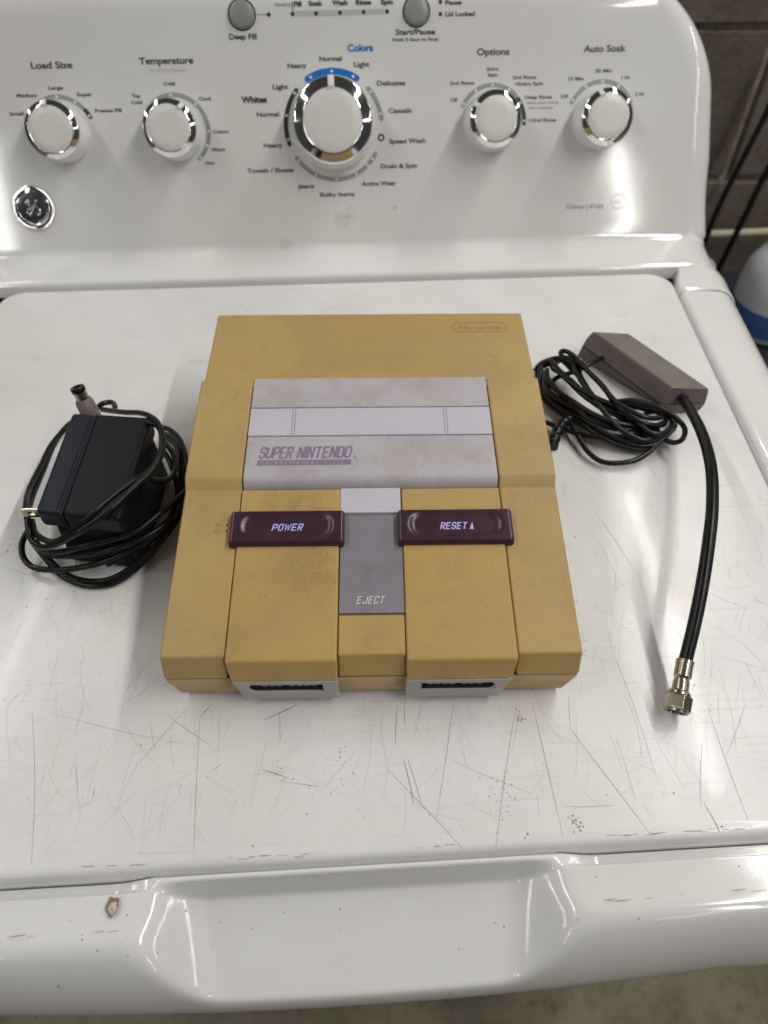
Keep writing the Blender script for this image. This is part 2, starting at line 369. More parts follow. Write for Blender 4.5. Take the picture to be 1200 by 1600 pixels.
# --- lid
def lid_outline(ins, r=20):
    xl, yb, yf = -291.0+ins, 382.6-ins, -74.6+ins; pts = []
    xr = lambda y: gapx(y)-ins
    for (cx, cy, a0) in ((xr(yb-r)-r, yb-r, 0), (xl+r, yb-r, 90), (xl+8, yf+8, 180), (xr(yf)-8, yf+8, 270)):
        rr = r if cy > 0 else 8
        for k in range(9):
            a = R(a0+k*90/8); pts.append((cx+rr*math.cos(a), cy+rr*math.sin(a)))
    return pts
rings = []
for ins, z in ((0.3, -20), (0, -6.5), (0.25, -4.6), (1.0, -2.6), (2.2, -1.1), (3.8, -.25), (5.5, 0)):
    rings.append([(x, y, z) for x, y in lid_outline(ins, 20-ins*.6)])
lid = mk('lid', *loft(rings), 'lid', wash, frame=WM, autos=60)
# --- side rims (deck beside the lid) and front lip
def rim(side):
    rows = []
    for y in list(range(-74, 346, 14))+[351.9]:
        xi = (gapx(y)+2.2) if side > 0 else -293.5
        W_ = 26 + (y-234)*0.02
        pr = [(0, -16), (0, -4), (.6, -2.2), (2, -1), (4.5, -.5), (W_*.6, -.5), (W_, -1.2)]
        for k in range(1, 9):
            a = R(k*90/8); pr.append((W_+26*math.sin(a), -1.2-30*(1-math.cos(a))))
        pr += [(W_+26, -50), (W_+20, -58), (W_-10, -62)]
        rows.append([(xi+side*a, y, z) for a, z in pr])
    v, f = loft(rows, cap=False, closed=False); return v, f
mk('side_rim', *rim(1), 'lip', wash, frame=WM, autos=60)
mk('side_rim', *rim(-1), 'lip', wash, frame=WM, autos=60)
def ss(t): t = max(0, min(1, t)); return t*t*(3-2*t)
def smin(a, b, k): h = max(0, min(1, .5+.5*(b-a)/k)); return b*(1-h)+a*h-k*h*(1-h)
def lip_z(x, y, yf):
    dx = abs(x+9.5); t = (-97-y)/(-97-yf)
    D = ss((100-dx)/50)
    if t <= 0: b = -3.0
    else: b = -3.0 - 11*t - 36*(1-math.sqrt(max(0, 1-min(1, t)**2)))
    b = smin(b, -3.0, .8)
    w_ = ss((dx-82)/26)
    gz = -11.0
    b = b + (gz-b)*w_*(1-ss((-79.6-y)/1.5))
    if y > -77.5: b = min(b, -3-1.5*ss((y+77.5)/2))
    tt = max(0, (-76-y)/44.5)
    sc = -3.4 - (12*ss(tt/.14) + 21.5*tt)*(1-ss((dx-(67-9*tt))/(24+26*tt)))
    return smin(b, sc, 5.0*ss((-y-77)/12)+.3)
xs = [-345+i*(690-12)/260 for i in range(261)]; rows = []
ysn = [0, .8, 1.6, 2.4, 3.2, 4, 4.8, 5.6, 6.4, 7.2, 8, 9, 10, 12, 14, 16, 18, 19.5, 20.5, 21.2, 21.8, 22.4, 23, 23.8, 25, 26.5, 28, 30, 32, 34, 36, 38, 40, 41.5, 42.7, 43.6, 44.3, 44.9, 45.4, 45.8, 46.0]
def yfront(x): return -121.3 + 5.0*min(1, abs(x+9)/160)**2 + 10*max(0, (abs(x+9)-200)/140)**2
for q in ysn:
    row = []
    for x in xs:
        yf = yfront(x); y = -75.2 + (yf+75.2)*q/46.0
        row.append((x, y, lip_z(x, y, yf)))
    rows.append(row)
for dy, z in ((.6, -54), (3, -59), (8, -61), (24, -62), (112, -62)): rows.append([(x, yfront(x)+dy, z) for x in xs])
rows.insert(0, [(x, -74.9, -21) for x in xs])
mk('front_lip', *loft(rows, cap=False, closed=False), 'lip', wash, frame=WM, autos=80)
g = G(); g.add(*box(-318, 290, -70, 540, -34, -13)); g.add(*box(-318, 290, 350, 540, -60, -35))
mk('inner_deck', g.v, g.f, 'gap', wash, frame=WM, smooth=False)
mk('cabinet', *box(-322, 306, -6, 560, -915, -62.5), 'lip', wash, frame=WM, bevel=6)
# --- control panel: apron, concave curve, sloped face, rounded border
PRE = 0
prof = [(Vector((0, 387.2, -10)), Vector((0, -1, 0))), (Vector((0, 387.2, -1.2)), Vector((0, -.9, .4))), (Vector((0, 387.7, .7)), Vector((0, -.7, .7))), (Vector((0, 389.0, 1.9)), Vector((0, -.3, .95))), (Vector((0, 391, 2.3)), Vector((0, 0, 1))), (Vector((0, 395.5, 2.3)), Vector((0, 0, 1)))]
Rf = 9.0; c0 = Vector((0, P0.y-(P0.z-2.3)*math.tan(NN)-Rf*math.tan(R(31.5)), 2.3+Rf))
for k in range(1, 10):
    a = R(63*k/9); prof.append((c0+Vector((0, Rf*math.sin(a), -Rf*math.cos(a))), Vector((0, -math.sin(a), math.cos(a)))))
STOP = 205.0
for k in range(3, 46): prof.append((pan(0, k*STOP/45), PN))
prof = [(Vector((0, p.y, p.z)), n) for p, n in prof]
def half(s):                                                    # half width of the outline at height s on the panel
    if s is None: return 322
    base = 335 + 6*max(0, 1-(s/60))**2 - .12*max(0, s-60)
    rc = 95
    if s > STOP-rc: base -= rc*(1-math.sqrt(max(0, 1-((s-(STOP-rc))/rc)**2)))
    return base
us = [-1+2*i/110 for i in range(111)]
us = [math.copysign(abs(u)**.62, u) for u in us]; rows = []
cxp = -8.5
for p, n in prof:
    sval = (p-Vector((0, P0.y, P0.z))).dot(PU) if p.z > 5.0 else None
    h = half(sval) if sval is not None else 339 - max(0, (425-p.y)*.10)
    row = []
    for u in us:
        d = (1-abs(u))*h; dt = (STOP-sval)*1.0 if sval is not None else 99
        dd = min(d, dt) if dt > 0 else 0
        r = 30.0
        off = -(r-math.sqrt(max(0, r*r-(r-min(r, dd))**2)))*(.85)
        q = p + n*off; row.append((cxp+u*h, q.y, q.z))
    rows.append(row)
v, f = loft(rows, cap=False, closed=False)
n = len(us); nr = len(rows)                                     # skirt straight back from the border
border = [k*n+(n-1) for k in range(nr)] + [(nr-1)*n+i for i in range(n-2, -1, -1)] + [k*n for k in range(nr-2, -1, -1)]
k0 = len(v); v += [(v[b][0], v[b][1]+75, v[b][2]-12) for b in border]
f += [(border[i], border[i+1], k0+i+1, k0+i) for i in range(len(border)-1)]
cp = mk('control_panel', v, f, 'panel', wash, frame=WM, autos=70)
# short shoulders of the panel housing beside the lid corners
for sgn in (1, -1):
    rw = []
    for y in (352.6, 353.4, 356, 362, 370, 378, 386, 396, 410, 424):
        xi = (gapx(350)+2.4 if sgn > 0 else -293.7) + sgn*8*max(0, ss((y-362)/26))
        top = (.4 + .8*ss((y-352)/20)) if y > 353 else -1.0
        Wd = 29 - 15*ss((y-362)/50)
        pr = [(0, -14), (0, top-2.6), (.8, top-1.1), (2.4, top-.2), (5, top), (Wd*.55, top)]
        for k in range(0, 9):
            a = R(k*90/8); pr.append((Wd+26*math.sin(a), top-30*(1-math.cos(a))))
        pr += [(Wd+26, -50), (Wd+20, -58), (Wd-10, -62)]
        rw.append([(xi+sgn*a, y, z) for a, z in pr])
    mk('housing_shoulder', *loft(rw, cap=False, closed=False), 'panel', wash, frame=WM, autos=60)

# --- print on the panel
def on_panel(x, y): return pan(x, y, .12)
for s, x, y, w, h, mt, b in [
('Load Size', -233.7, 139.8, 32.8, 4.9, 'ink', 0.012),
('Medium', -257.8, 118.9, 15.8, 2.7, 'ink', 0.015),
('Large', -233.5, 123.9, 11.2, 2.7, 'ink', 0.015),
('Super', -211.4, 118.8, 12.4, 2.7, 'ink', 0.015),
('Precise Fill', -194.3, 107.0, 21.7, 2.7, 'ink', 0.015),
('Small', -268.5, 106.0, 11.4, 2.7, 'ink', 0.015),
('Temperature', -142.4, 141.5, 43.4, 4.9, 'ink', 0.012),
('All Cold Rinses', -142.3, 134.8, 30.3, 2.7, 'ink_pale', 0.0),
('Cold', -142.3, 125.3, 9.3, 2.7, 'ink', 0.015),
('Tap', -170.2, 117.2, 6.8, 2.6, 'ink', 0.015),
('Cold', -170.4, 112.4, 8.8, 2.6, 'ink', 0.015),
('Cool', -114.7, 114.1, 9.4, 2.7, 'ink', 0.015),
('Colors', -104.3, 89.9, 12.8, 2.7, 'ink', 0.015),
('Warm', -107.9, 76.6, 11.8, 2.7, 'ink', 0.015),
('Hot', -116.0, 66.5, 7.5, 2.7, 'ink', 0.015),
('Deep Fill', -79.3, 157.0, 21.9, 3.9, 'ink', 0.015),
('Sensing', -45.9, 178.3, 12.6, 2.6, 'ink_grey', 0),
('|', -38.4, 177.5, 0.7, 4.8, 'ink', 0),
('Fill', -34.1, 178.3, 6.1, 3.5, 'ink', 0.02),
('Soak', -19.9, 178.6, 11.1, 3.5, 'ink', 0.02),
('Wash', -0.6, 178.8, 12.2, 3.5, 'ink', 0.02),
('Rinse', 18.2, 178.9, 12.2, 3.5, 'ink', 0.02),
('Spin', 36.8, 178.9, 9.7, 3.5, 'ink', 0.02),
('Start/Pause', 59.4, 158.3, 32.2, 3.9, 'ink', 0.015),
('Hold 3 Secs to Stop', 59.4, 153.1, 37.5, 2.3, 'ink', 0.01),
('Pause', 90.1, 177.9, 12.9, 3.1, 'ink', 0.02),
('Lid Locked', 95.6, 170.0, 23.8, 3.1, 'ink', 0.02),
('Colors', 14.5, 148.0, 20.8, 5.0, 'ink_blue', 0.03),
('Normal', -10.0, 140.8, 18.2, 3.6, 'ink', 0.012),
('Heavy', -37.5, 136.3, 15.6, 3.6, 'ink', 0.012),
('Light', 15.2, 136.4, 12.6, 3.6, 'ink', 0.012),
('Light', -52.2, 121.6, 12.6, 3.6, 'ink', 0.012),
('Whites', -74.5, 112.8, 21.0, 4.7, 'ink', 0.03),
('Normal', -64.1, 101.9, 18.6, 3.6, 'ink', 0.012),
('Heavy', -61.8, 78.8, 15.7, 3.6, 'ink', 0.012),
('Towels / Sheets', -65.5, 59.8, 39.7, 3.5, 'ink', 0.012),
('Jeans', -36.1, 46.9, 14.3, 3.5, 'ink', 0.012),
('Bulky Items', -9.4, 39.8, 30.0, 3.5, 'ink', 0.012),
('Active Wear', 26.9, 47.6, 30.0, 3.5, 'ink', 0.012),
('Drain & Spin', 44.6, 60.9, 31.4, 3.5, 'ink', 0.012),
('Speed Wash', 52.0, 79.9, 31.1, 3.6, 'ink', 0.012),
('Casuals', 46.1, 102.7, 19.3, 3.6, 'ink', 0.012),
('Delicates', 39.0, 122.8, 23.3, 3.6, 'ink', 0.012),
('Options', 123.2, 143.7, 26.9, 4.9, 'ink', 0.012),
('Extra', 123.4, 131.5, 9.6, 2.6, 'ink', 0.01),
('Spin', 123.5, 127.2, 8.5, 2.6, 'ink', 0.01),
('2nd Rinse', 98.0, 121.8, 20.3, 2.6, 'ink', 0.01),
('Off', 91.5, 109.6, 5.9, 2.7, 'ink', 0.01),
('2nd Rinse', 150.1, 125.1, 19.8, 2.6, 'ink', 0.01),
('+Extra Spin', 153.8, 120.4, 23.7, 2.6, 'ink', 0.01),
('Deep Rinse', 162.5, 110.5, 22.8, 2.6, 'ink', 0.01),
('Select when adding', 166.3, 106.2, 26.7, 1.5, 'ink', 0.0),
('fabric softener', 165.2, 102.5, 20.7, 1.5, 'ink', 0.0),
('+2nd Rinse', 167.1, 93.4, 23.6, 2.6, 'ink', 0.01),
('Auto Soak', 215.9, 144.6, 35.3, 4.9, 'ink', 0.012),
('30 Min', 216.3, 128.7, 14.0, 2.7, 'ink', 0.01),
('15 Min', 193.5, 123.3, 13.0, 2.7, 'ink', 0.01),
('1 Hr', 235.8, 123.5, 7.6, 2.7, 'ink', 0.01),
('Off', 184.8, 110.6, 6.5, 2.7, 'ink', 0.01),
('2 Hr', 248.9, 111.2, 8.2, 2.7, 'ink', 0.01),
('Deep', 201.1, 25.1, 16.6, 3.6, 'ink_grey', 0),
('|', 211.6, 24.6, 0.7, 5.0, 'ink_grey', 0),
('Fill', 219.8, 24.7, 11.5, 3.6, 'ink_grey', 0)]:
    put_text(s, x, y, w, h, on_panel, mt, cp, frame=WM, bold=b*1.0+(.016 if h > 2 else .004))
def arc_mesh(cx, cy, r, a0, a1, w, off=.10, n=28, rc=True):
    a0, a1 = R(a0), R(a1); pts_o, pts_i = [], []
    for k in range(n+1):
        a = a0+(a1-a0)*k/n
        pts_o.append((cx+(r+w/2)*math.sin(a), cy+(r+w/2)*math.cos(a))); pts_i.append((cx+(r-w/2)*math.sin(a), cy+(r-w/2)*math.cos(a)))
    cap1, cap0 = [], []
    if rc:
        for k in range(1, 6):
            t = math.pi*k/6
            cap1.append((cx+(r+w/2*math.cos(t))*math.sin(a1)+w/2*math.sin(t)*math.cos(a1), cy+(r+w/2*math.cos(t))*math.cos(a1)-w/2*math.sin(t)*math.sin(a1)))
            cap0.append((cx+(r-w/2*math.cos(t))*math.sin(a0)-w/2*math.sin(t)*math.cos(a0), cy+(r-w/2*math.cos(t))*math.cos(a0)+w/2*math.sin(t)*math.sin(a0)))
    m_ = n+1
    V = [pan(x, y, off) for x, y in pts_o+pts_i]; F_ = [(k, k+1, m_+k+1, m_+k) for k in range(n)]
    if rc:
        q = len(V); V += [pan(x, y, off) for x, y in cap1]; F_.append((n, *range(q, q+5), m_+n))
        q = len(V); V += [pan(x, y, off) for x, y in cap0]; F_.append((m_, *range(q, q+5), 0))
    return V, F_
def disc(cx, cy, r, off, n=16): return [pan(cx+r*math.cos(2*math.pi*k/n), cy+r*math.sin(2*math.pi*k/n), off) for k in range(n)], [tuple(range(n))]
def dial_print(cx, cy, r, arcs, dots, ringdots=()):
    for a0, a1, mt, w in arcs: mk('dial_mark', *arc_mesh(cx, cy, r, a0, a1, w), mt, cp, frame=WM, smooth=False)
    g = G()
    for a in dots: g.add(*disc(cx+r*math.sin(R(a)), cy+r*math.cos(R(a)), 1.05, .22, 12))
    mk('dial_dots', g.v, g.f, 'dot', cp, frame=WM, smooth=False)
    for a in ringdots:
        mk('dial_mark', *disc(cx+r*math.sin(R(a)), cy+r*math.cos(R(a)), 2.9, .10), 'ink', cp, frame=WM, smooth=False)
        mk('dial_dots', *disc(cx+r*math.sin(R(a)), cy+r*math.cos(R(a)), 1.3, .22), 'dot', cp, frame=WM, smooth=False)
st = 360/14
dial_print(*(-9.5, 91.7, 40.2), [(-30, 30, 'ink_blue', 5.0), (-108, -48, 'ink', 3.6), (47, 83, 'ink_grey', 3.6), (122, 134, 'ink_grey', 3.6), (141, 152, 'ink_grey', 3.6), (154, 235, 'ink_grey', 3.6)], [k*st for k in range(14) if k != 4], [4*st])
dial_print(*(-234.5, 89.3, 28.2), [(-62, 44, 'ink_grey', 3.4), (50, 62, 'ink', 3.4)], [-60, -30, 1, 31, 60])
dial_print(*(-140.8, 90.9, 26.5), [(-56, 142, 'ink_grey', 3.4)], [-50, -3, 43, 91, 115, 139])
dial_print(*(123.6, 92.1, 27.8), [(-62, 46, 'ink_grey', 3.4), (52, 92, 'ink', 3.4)], [-59, -30, 0, 30, 59, 88])
dial_print(*(216.4, 92.5, 28.5), [(-62, 62, 'ink_grey', 3.4)], [-58, -29, 0, 29, 58])

# --- knobs
def knob(x, s, R1, Rc, H, ang, parent=cp):
    """lathe profiles about the panel normal; R1 ring radius, Rc cap radius"""
    fr_ = WM @ axis_frame(pan(x, s), PN, PU.cross(PN))
    # axis_frame: local z = panel normal; local x, y in the panel plane
    z = PN; xx = Vector((1, 0, 0)); yy = PU
    B = Matrix((xx, yy, z)).transposed().to_4x4(); B.translation = pan(x, s)*S; fr_ = WM @ B
    k = mk('control_knob', *lathe([(R1*1.09, 0), (R1*1.10, 1.5), (R1*1.065, H*.35), (R1*1.02, H*.74), (R1*1.005, H*.83)], 64, False), 'knob_white', parent, frame=fr_)
    rp = [(R1*.985, H*.78), (R1, H*.84), (R1*.995, H*.862), (R1*.975, H*.88), (R1*.94, H*.90), (Rc*1.05, H*.978), (Rc*1.02, H*.99), (Rc*.99, H*.985), (Rc*.98, H*.9)]
    mk('chrome_ring', *lathe(rp, 72, False), 'chrome', k, frame=fr_, autos=80)
    mk('cap', *lathe([(Rc*.985, H*.9), (Rc*.985, H*.985), (Rc*.95, H*1.0), (Rc*.6, H*1.012), (Rc*.2, H*1.016)], 56), 'knob_cap', k, frame=fr_)
    a = R(ang); w = Rc*.105; pts = []
    for rr, zz in ((Rc*.93, 1.0), (Rc*1.03, 1.03), (R1*.94, .915), (R1*.985, .885), (R1*1.012, .83)):
        for sw in (-1, 1): pts.append((rr*math.sin(a)+sw*w*math.cos(a), rr*math.cos(a)-sw*w*math.sin(a), H*zz+.35))
    mk('pointer', pts, [(2*i, 2*i+1, 2*i+3, 2*i+2) for i in range(4)], 'knob_cap', k, frame=fr_)
    return k
for a in [(-10.2, 93.4, 32.0, 23.6, 28, 0), (-235.0, 91.6, 21.5, 17.1, 25, -6), (-142.0, 91.0, 21.5, 17.1, 25, 37), (123.1, 92.6, 21.5, 16.9, 25, -57), (215.8, 92.3, 21.5, 16.9, 25, -22)]: knob(*a)

# --- push buttons, indicator lights, print line
def push_button(x, s):
    B = Matrix((Vector((1, 0, 0)), PU, PN)).transposed().to_4x4(); B.translation = pan(x, s)*S
    b = mk('push_button', *lathe([(9.6, 0), (9.6, 2.2), (9.0, 3.2), (7.6, 3.7), (3, 4.0), (.5, 4.05)], 40), 'button', cp, frame=WM @ B, autos=60)
    mk('button_collar', *lathe([(9.7, -.5), (10.2, .3), (10.9, .25), (11.2, .0)], 40, False), 'gap', b, frame=WM @ B)
    return b
B1 = (-78.8, 171.7); B2 = (60.3, 172.0)
push_button(*B1); pb = push_button(*B2)
def on_btn(x, y): return pan(x, y, 4.15)
tri = [(B2[0]-4.2, B2[1]-2), (B2[0]-4.2, B2[1]+2), (B2[0]-.6, B2[1])]
g = G(); g.add([on_btn(*t) for t in tri], [(0, 1, 2)])
for xx in (1.0, 3.0): g.add([on_btn(B2[0]+xx, B2[1]-2), on_btn(B2[0]+xx+.8, B2[1]-2), on_btn(B2[0]+xx+.8, B2[1]+2), on_btn(B2[0]+xx, B2[1]+2)], [(0, 1, 2, 3)])
mk('play_symbol', g.v, g.f, 'ink_grey', pb, frame=WM, smooth=False)
for x, s in [(-57.4, 171.4), (-38.6, 171.6), (-19.8, 171.7), (-0.9, 171.9), (18.0, 172.1), (36.9, 172.3), (79.5, 178.2), (79.6, 170.0)]: mk('indicator_light', *disc(x, s, 1.55, .15), 'ink', cp, frame=WM, smooth=False)
(xa, sa), (xb, sb) = [(-57.4, 171.4), (-38.6, 171.6), (-19.8, 171.7), (-0.9, 171.9), (18.0, 172.1), (36.9, 172.3), (79.5, 178.2), (79.6, 170.0)][1], [(-57.4, 171.4), (-38.6, 171.6), (-19.8, 171.7), (-0.9, 171.9), (18.0, 172.1), (36.9, 172.3), (79.5, 178.2), (79.6, 170.0)][5]
mk('print_line', [pan(xa, sa-2, .08), pan(xb, sb-2, .08), pan(xb, sb+2, .08), pan(xa, sa+2, .08)], [(0, 1, 2, 3)], 'ink_pale', cp, frame=WM, smooth=False)
xa, sa = [(-57.4, 171.4), (-38.6, 171.6), (-19.8, 171.7), (-0.9, 171.9), (18.0, 172.1), (36.9, 172.3), (79.5, 178.2), (79.6, 170.0)][0]
mk('print_line', [pan(B1[0]+9, sa-.35, .08), pan(xa, sa-.35, .08), pan(xa, sa+.35, .08), pan(B1[0]+9, sa+.35, .08)], [(0, 1, 2, 3)], 'ink_grey', cp, frame=WM, smooth=False)
# --- round chrome badge with a script monogram
bx, bs = (-268.9, 34.9)
B = WM @ Matrix.Translation(pan(bx, bs)*S) @ Matrix((Vector((1, 0, 0)), PU, PN)).transposed().to_4x4()
bd = mk('badge', *lathe([(17.6, 0), (17.6, 2.2), (17.2, 2.7), (16.6, 2.8), (13.7, 1.9), (13.3, 2.5), (12.6, 2.6), (12.4, 2.0)], 56, False), 'chrome', cp, frame=B, autos=80)
mk('badge_face', *lathe([(13.2, .8), (12.8, 2.15), (6, 2.9), (.5, 3.1)], 48), 'ink', bd, frame=B, autos=80)
def zf(x, y): return 3.35-(x*x+y*y)*.0052
def curl(pts, r): return sweep([(x, y, zf(x, y)) for x, y in [tuple(p)[:2] for p in catmull([(a, b, 0) for a, b in pts], 8)]], r, 8)
g = G()
for a, r in (([(-5.6, 3.2), (-4.9, 5.2), (-4.2, 3.6), (-3.2, 6.0), (-2.6, 3.8), (-1.6, 5.6), (-1.2, 3.0), (-3.2, 1.8), (-5.0, 2.8)], .75),
             ([(-1.8, 3.4), (-1.4, .4), (-1.6, -3.2), (-3.4, -5.4), (-5.4, -4.2), (-5.2, -1.8), (-3.2, -.4), (-.8, .4), (1.2, 1.8), (3.0, 4.2), (3.8, 5.6), (2.8, 5.8), (2.0, 4.0), (2.6, 1.8), (4.0, 1.2)], .72),
             ([(1.4, .6), (.9, -1.6), (1.8, -4.2), (4.0, -5.0), (5.6, -3.4), (5.2, -1.2), (3.4, -.8), (2.7, -2.4), (3.8, -3.2)], .68)): g.add(*curl(a, r))
for a0 in (10, 100, 190, 280): g.add(*sweep([(11.3*math.cos(R(a0+t*7)), 11.3*math.sin(R(a0+t*7)), 2.6) for t in range(10)], .42, 6))
mk('monogram', g.v, g.f, 'chrome', bd, frame=B)
# --- pale round print next to Deep Fill
rx, rs = (239.1, 28.2)
mk('dial_mark', *arc_mesh(rx, rs, 6.0, 0, 359, .7, rc=False, n=40), 'ink_pale', cp, frame=WM, smooth=False)
put_text('Rtp', rx, rs, 6.2, 2.8, on_panel, 'ink_pale', cp, frame=WM)

# --- scratches, specks and the paint chip on lid and lip
def ribbon(pts, w, z):
    P = [Vector((a, b, 0)) for a, b in pts]; V = []
    for i, p in enumerate(P):
        d = (P[min(i+1, len(P)-1)]-P[max(i-1, 0)]).normalized(); nn = Vector((-d.y, d.x, 0)); ww = w*(.25+.75*math.sin(math.pi*(i+.5)/len(P)))
        V += [(p+nn*ww/2).to_tuple()[:2]+(z,), (p-nn*ww/2).to_tuple()[:2]+(z,)]
    return V, [(2*i, 2*i+1, 2*i+3, 2*i+2) for i in range(len(P)-1)]
def wob(a, b, n=9, amp=1.0):
    a, b = Vector(a), Vector(b); d = b-a; L = d.length; nn = Vector((-d.y, d.x))/max(L, 1e-6); ph = random.uniform(-1, 1)*amp*L*.02
    return [tuple(a+d*t+nn*(ph*math.sin(math.pi*t)+random.uniform(-.06, .06))) for t in [i/(n-1) for i in range(n)]]
IW = WM.inverted()
def w2(p): q = IW @ Vector((p[0], p[1], 0)); return (q.x, q.y)
g = G(); zc = 0
def nz():
    global zc
    zc = (zc+1) % 40; return .05+zc*.0015
for a, b, w in [((-169.1, -3.1), (-147.8, -74.6), 0.3), ((-80.6, -1.0), (-85.3, -8.3), 0.5), ((-85.3, -8.3), (-78.1, -73.8), 0.32), ((-112.5, -34.3), (-93.0, -3.5), 0.3), ((-53.3, -9.8), (-37.5, -1.9), 0.8), ((-46.2, -4.9), (-44.6, -20.6), 0.3), ((71.9, -3.1), (53.8, -70.5), 0.35), ((80.0, -2.5), (84.1, -66.4), 0.38), ((96.7, -16.8), (122.9, -65.3), 0.4), ((5.2, -33.5), (39.7, -71.1), 0.35), ((14.4, -30.0), (18.6, -52.2), 0.6), ((16.5, -30.0), (21.9, -50.8), 0.4), ((167.0, -7.9), (168.6, -61.3), 0.35), ((186.6, -4.7), (168.5, -30.6), 0.3), ((151.0, -52.7), (154.3, -65.2), 0.5), ((159.6, -22.6), (149.1, -54.1), 0.3), ((12.4, -3.3), (10.9, -23.7), 0.4), ((15.9, -2.3), (15.9, -14.1), 0.4), ((-128.4, -45.8), (-128.5, -42.0), 0.5), ((-140.7, -29.3), (-135.5, -45.7), 0.3), ((-75.9, -34.8), (-71.8, -31.8), 0.4), ((-102.1, -5.8), (-77.6, -22.4), 0.3), ((-24.5, -42.9), (-42.5, -40.3), 0.3), ((-51.9, -34.5), (-39.0, -38.6), 0.5), ((40.3, -2.7), (27.7, -60.7), 0.25), ((99.1, 1.7), (96.7, -16.8), 0.2), ((-214.3, 85.7), (-182.2, 76.3), 0.25), ((-224.1, 165.1), (-191.3, 182.4), 0.2), ((-6.9, -25.0), (-24.4, -45.9), 0.2), ((170.2, 215.9), (187.5, 132.0), 0.18), ((137.3, 122.2), (152.5, 71.7), 0.2), ((-227.4, 137.5), (-188.6, 92.2), 0.18), ((-133.7, 86.9), (-102.3, 75.2), 0.25), ((125.7, 32.6), (132.5, -45.2), 0.18), ((160.7, 48.1), (167.3, 28.2), 0.2), ((-159.1, -5.0), (-86.8, -22.3), 0.15), ((32.7, -28.7), (72.8, -47.2), 0.16), ((86.5, -53.2), (109.9, -52.9), 0.3)]: g.add(*ribbon(wob(w2(a), w2(b), 12), w*.72, nz()))
mk('scratch_marks', g.v, g.f, 'scratch', lid, frame=WM, smooth=False, kind='stuff')
gf = G(); gd = G()
for i in range(1000):
    x = random.uniform(-230, 255); y = random.triangular(-70, 370, -60)
    if abs(x-0) < 98 and 5 < y < 235: continue
    L = random.uniform(4, 34) * (1 if y < 60 else .6); a = random.choice((random.gauss(1.45, .35), random.uniform(0, 3.14)))
    p = (x, y); q = (x+L*math.cos(a), y+L*math.sin(a))
    if not (-72 < q[1] < 375 and q[0] < 258): continue
    (gf if random.random() < .975 else g).add(*ribbon(wob(p, q, 6, 3), random.uniform(.07, .17), nz()))
mk('hairline_scratches', gf.v, gf.f, 'scratch_f', lid, frame=WM, smooth=False, kind='stuff')
def speck(cx, cy, r, z, n=7):
    V = [(cx+r*random.uniform(.45, 1.2)*math.cos(2*math.pi*k/n), cy+r*random.uniform(.45, 1.2)*math.sin(2*math.pi*k/n), z) for k in range(n)]
    return V, [tuple(range(n))]
gd = G()
for (px, py, spread, cnt, rr) in [(15.3, -0.6, 2, 8, 0.4), (72.6, -9.9, 1.5, 8, 0.4), (56.4, -48.5, 5, 40, 0.35), (58.6, -42.7, 3, 16, 0.4), (91.2, -60.8, 1.6, 20, 0.6), (153.9, -64.7, 1.2, 14, 0.6), (97.2, -69.5, 0.7, 8, 1.1), (-14.5, -28.0, 4, 26, 0.4), (-21.0, -41.5, 4, 18, 0.35), (71.8, -11.5, 1, 8, 0.5), (-45.7, -36.7, 3, 14, 0.4), (67.5, -67.5, 1, 5, 0.8), (166.8, -9.5, 3, 7, 0.4), (-6.6, -60.2, 3, 6, 0.4), (-86.6, -23.9, 6, 10, 0.25), (35.1, -37.9, 8, 14, 0.25), (143.9, -36.4, 8, 12, 0.25), (-17.8, -68.1, 9, 10, 0.25), (120.3, 57.0, 3, 12, 0.4), (109.9, 30.9, 2.5, 14, 0.45), (-214.4, 97.3, 3, 16, 0.5), (-210.2, 102.0, 2, 10, 0.5), (-127.7, 75.5, 4, 14, 0.4), (199.8, 82.4, 2, 6, 0.3), (123.8, -88.0, 2, 10, 0.6), (-249.5, 278.8, 2, 5, 0.4), (143.1, 323.1, 2, 4, 0.4)]:
    cx_, cy_ = w2((px, py))
    for k in range(cnt):
        x = cx_+random.gauss(0, spread); y = cy_+random.gauss(0, spread*1.3)
        if y > -70: gd.add(*speck(x, y, rr*random.uniform(.3, 1), nz()+.07))
for k in range(260):
    x = random.uniform(-230, 255); y = random.triangular(-70, 375, -30)
    gd.add(*speck(x, y, random.choice((.15, .2, .25, .3, .45)), nz()+.07))
for k in range(80):                                            # grime along the lid's front edge
    x = random.uniform(-230, 200); y = -70.4+random.gauss(0, .35)
    if noise.noise(Vector((x*.03, 3.1, 0))) > .05: gd.add(*ribbon([(x-random.uniform(.5, 4), y), (x, y+random.uniform(-.2, .2)), (x+random.uniform(.5, 4), y)], random.uniform(.12, .32), -.12))
mk('dirt_specks', gd.v, gd.f, 'dirt', lid, frame=WM, smooth=False, kind='stuff')
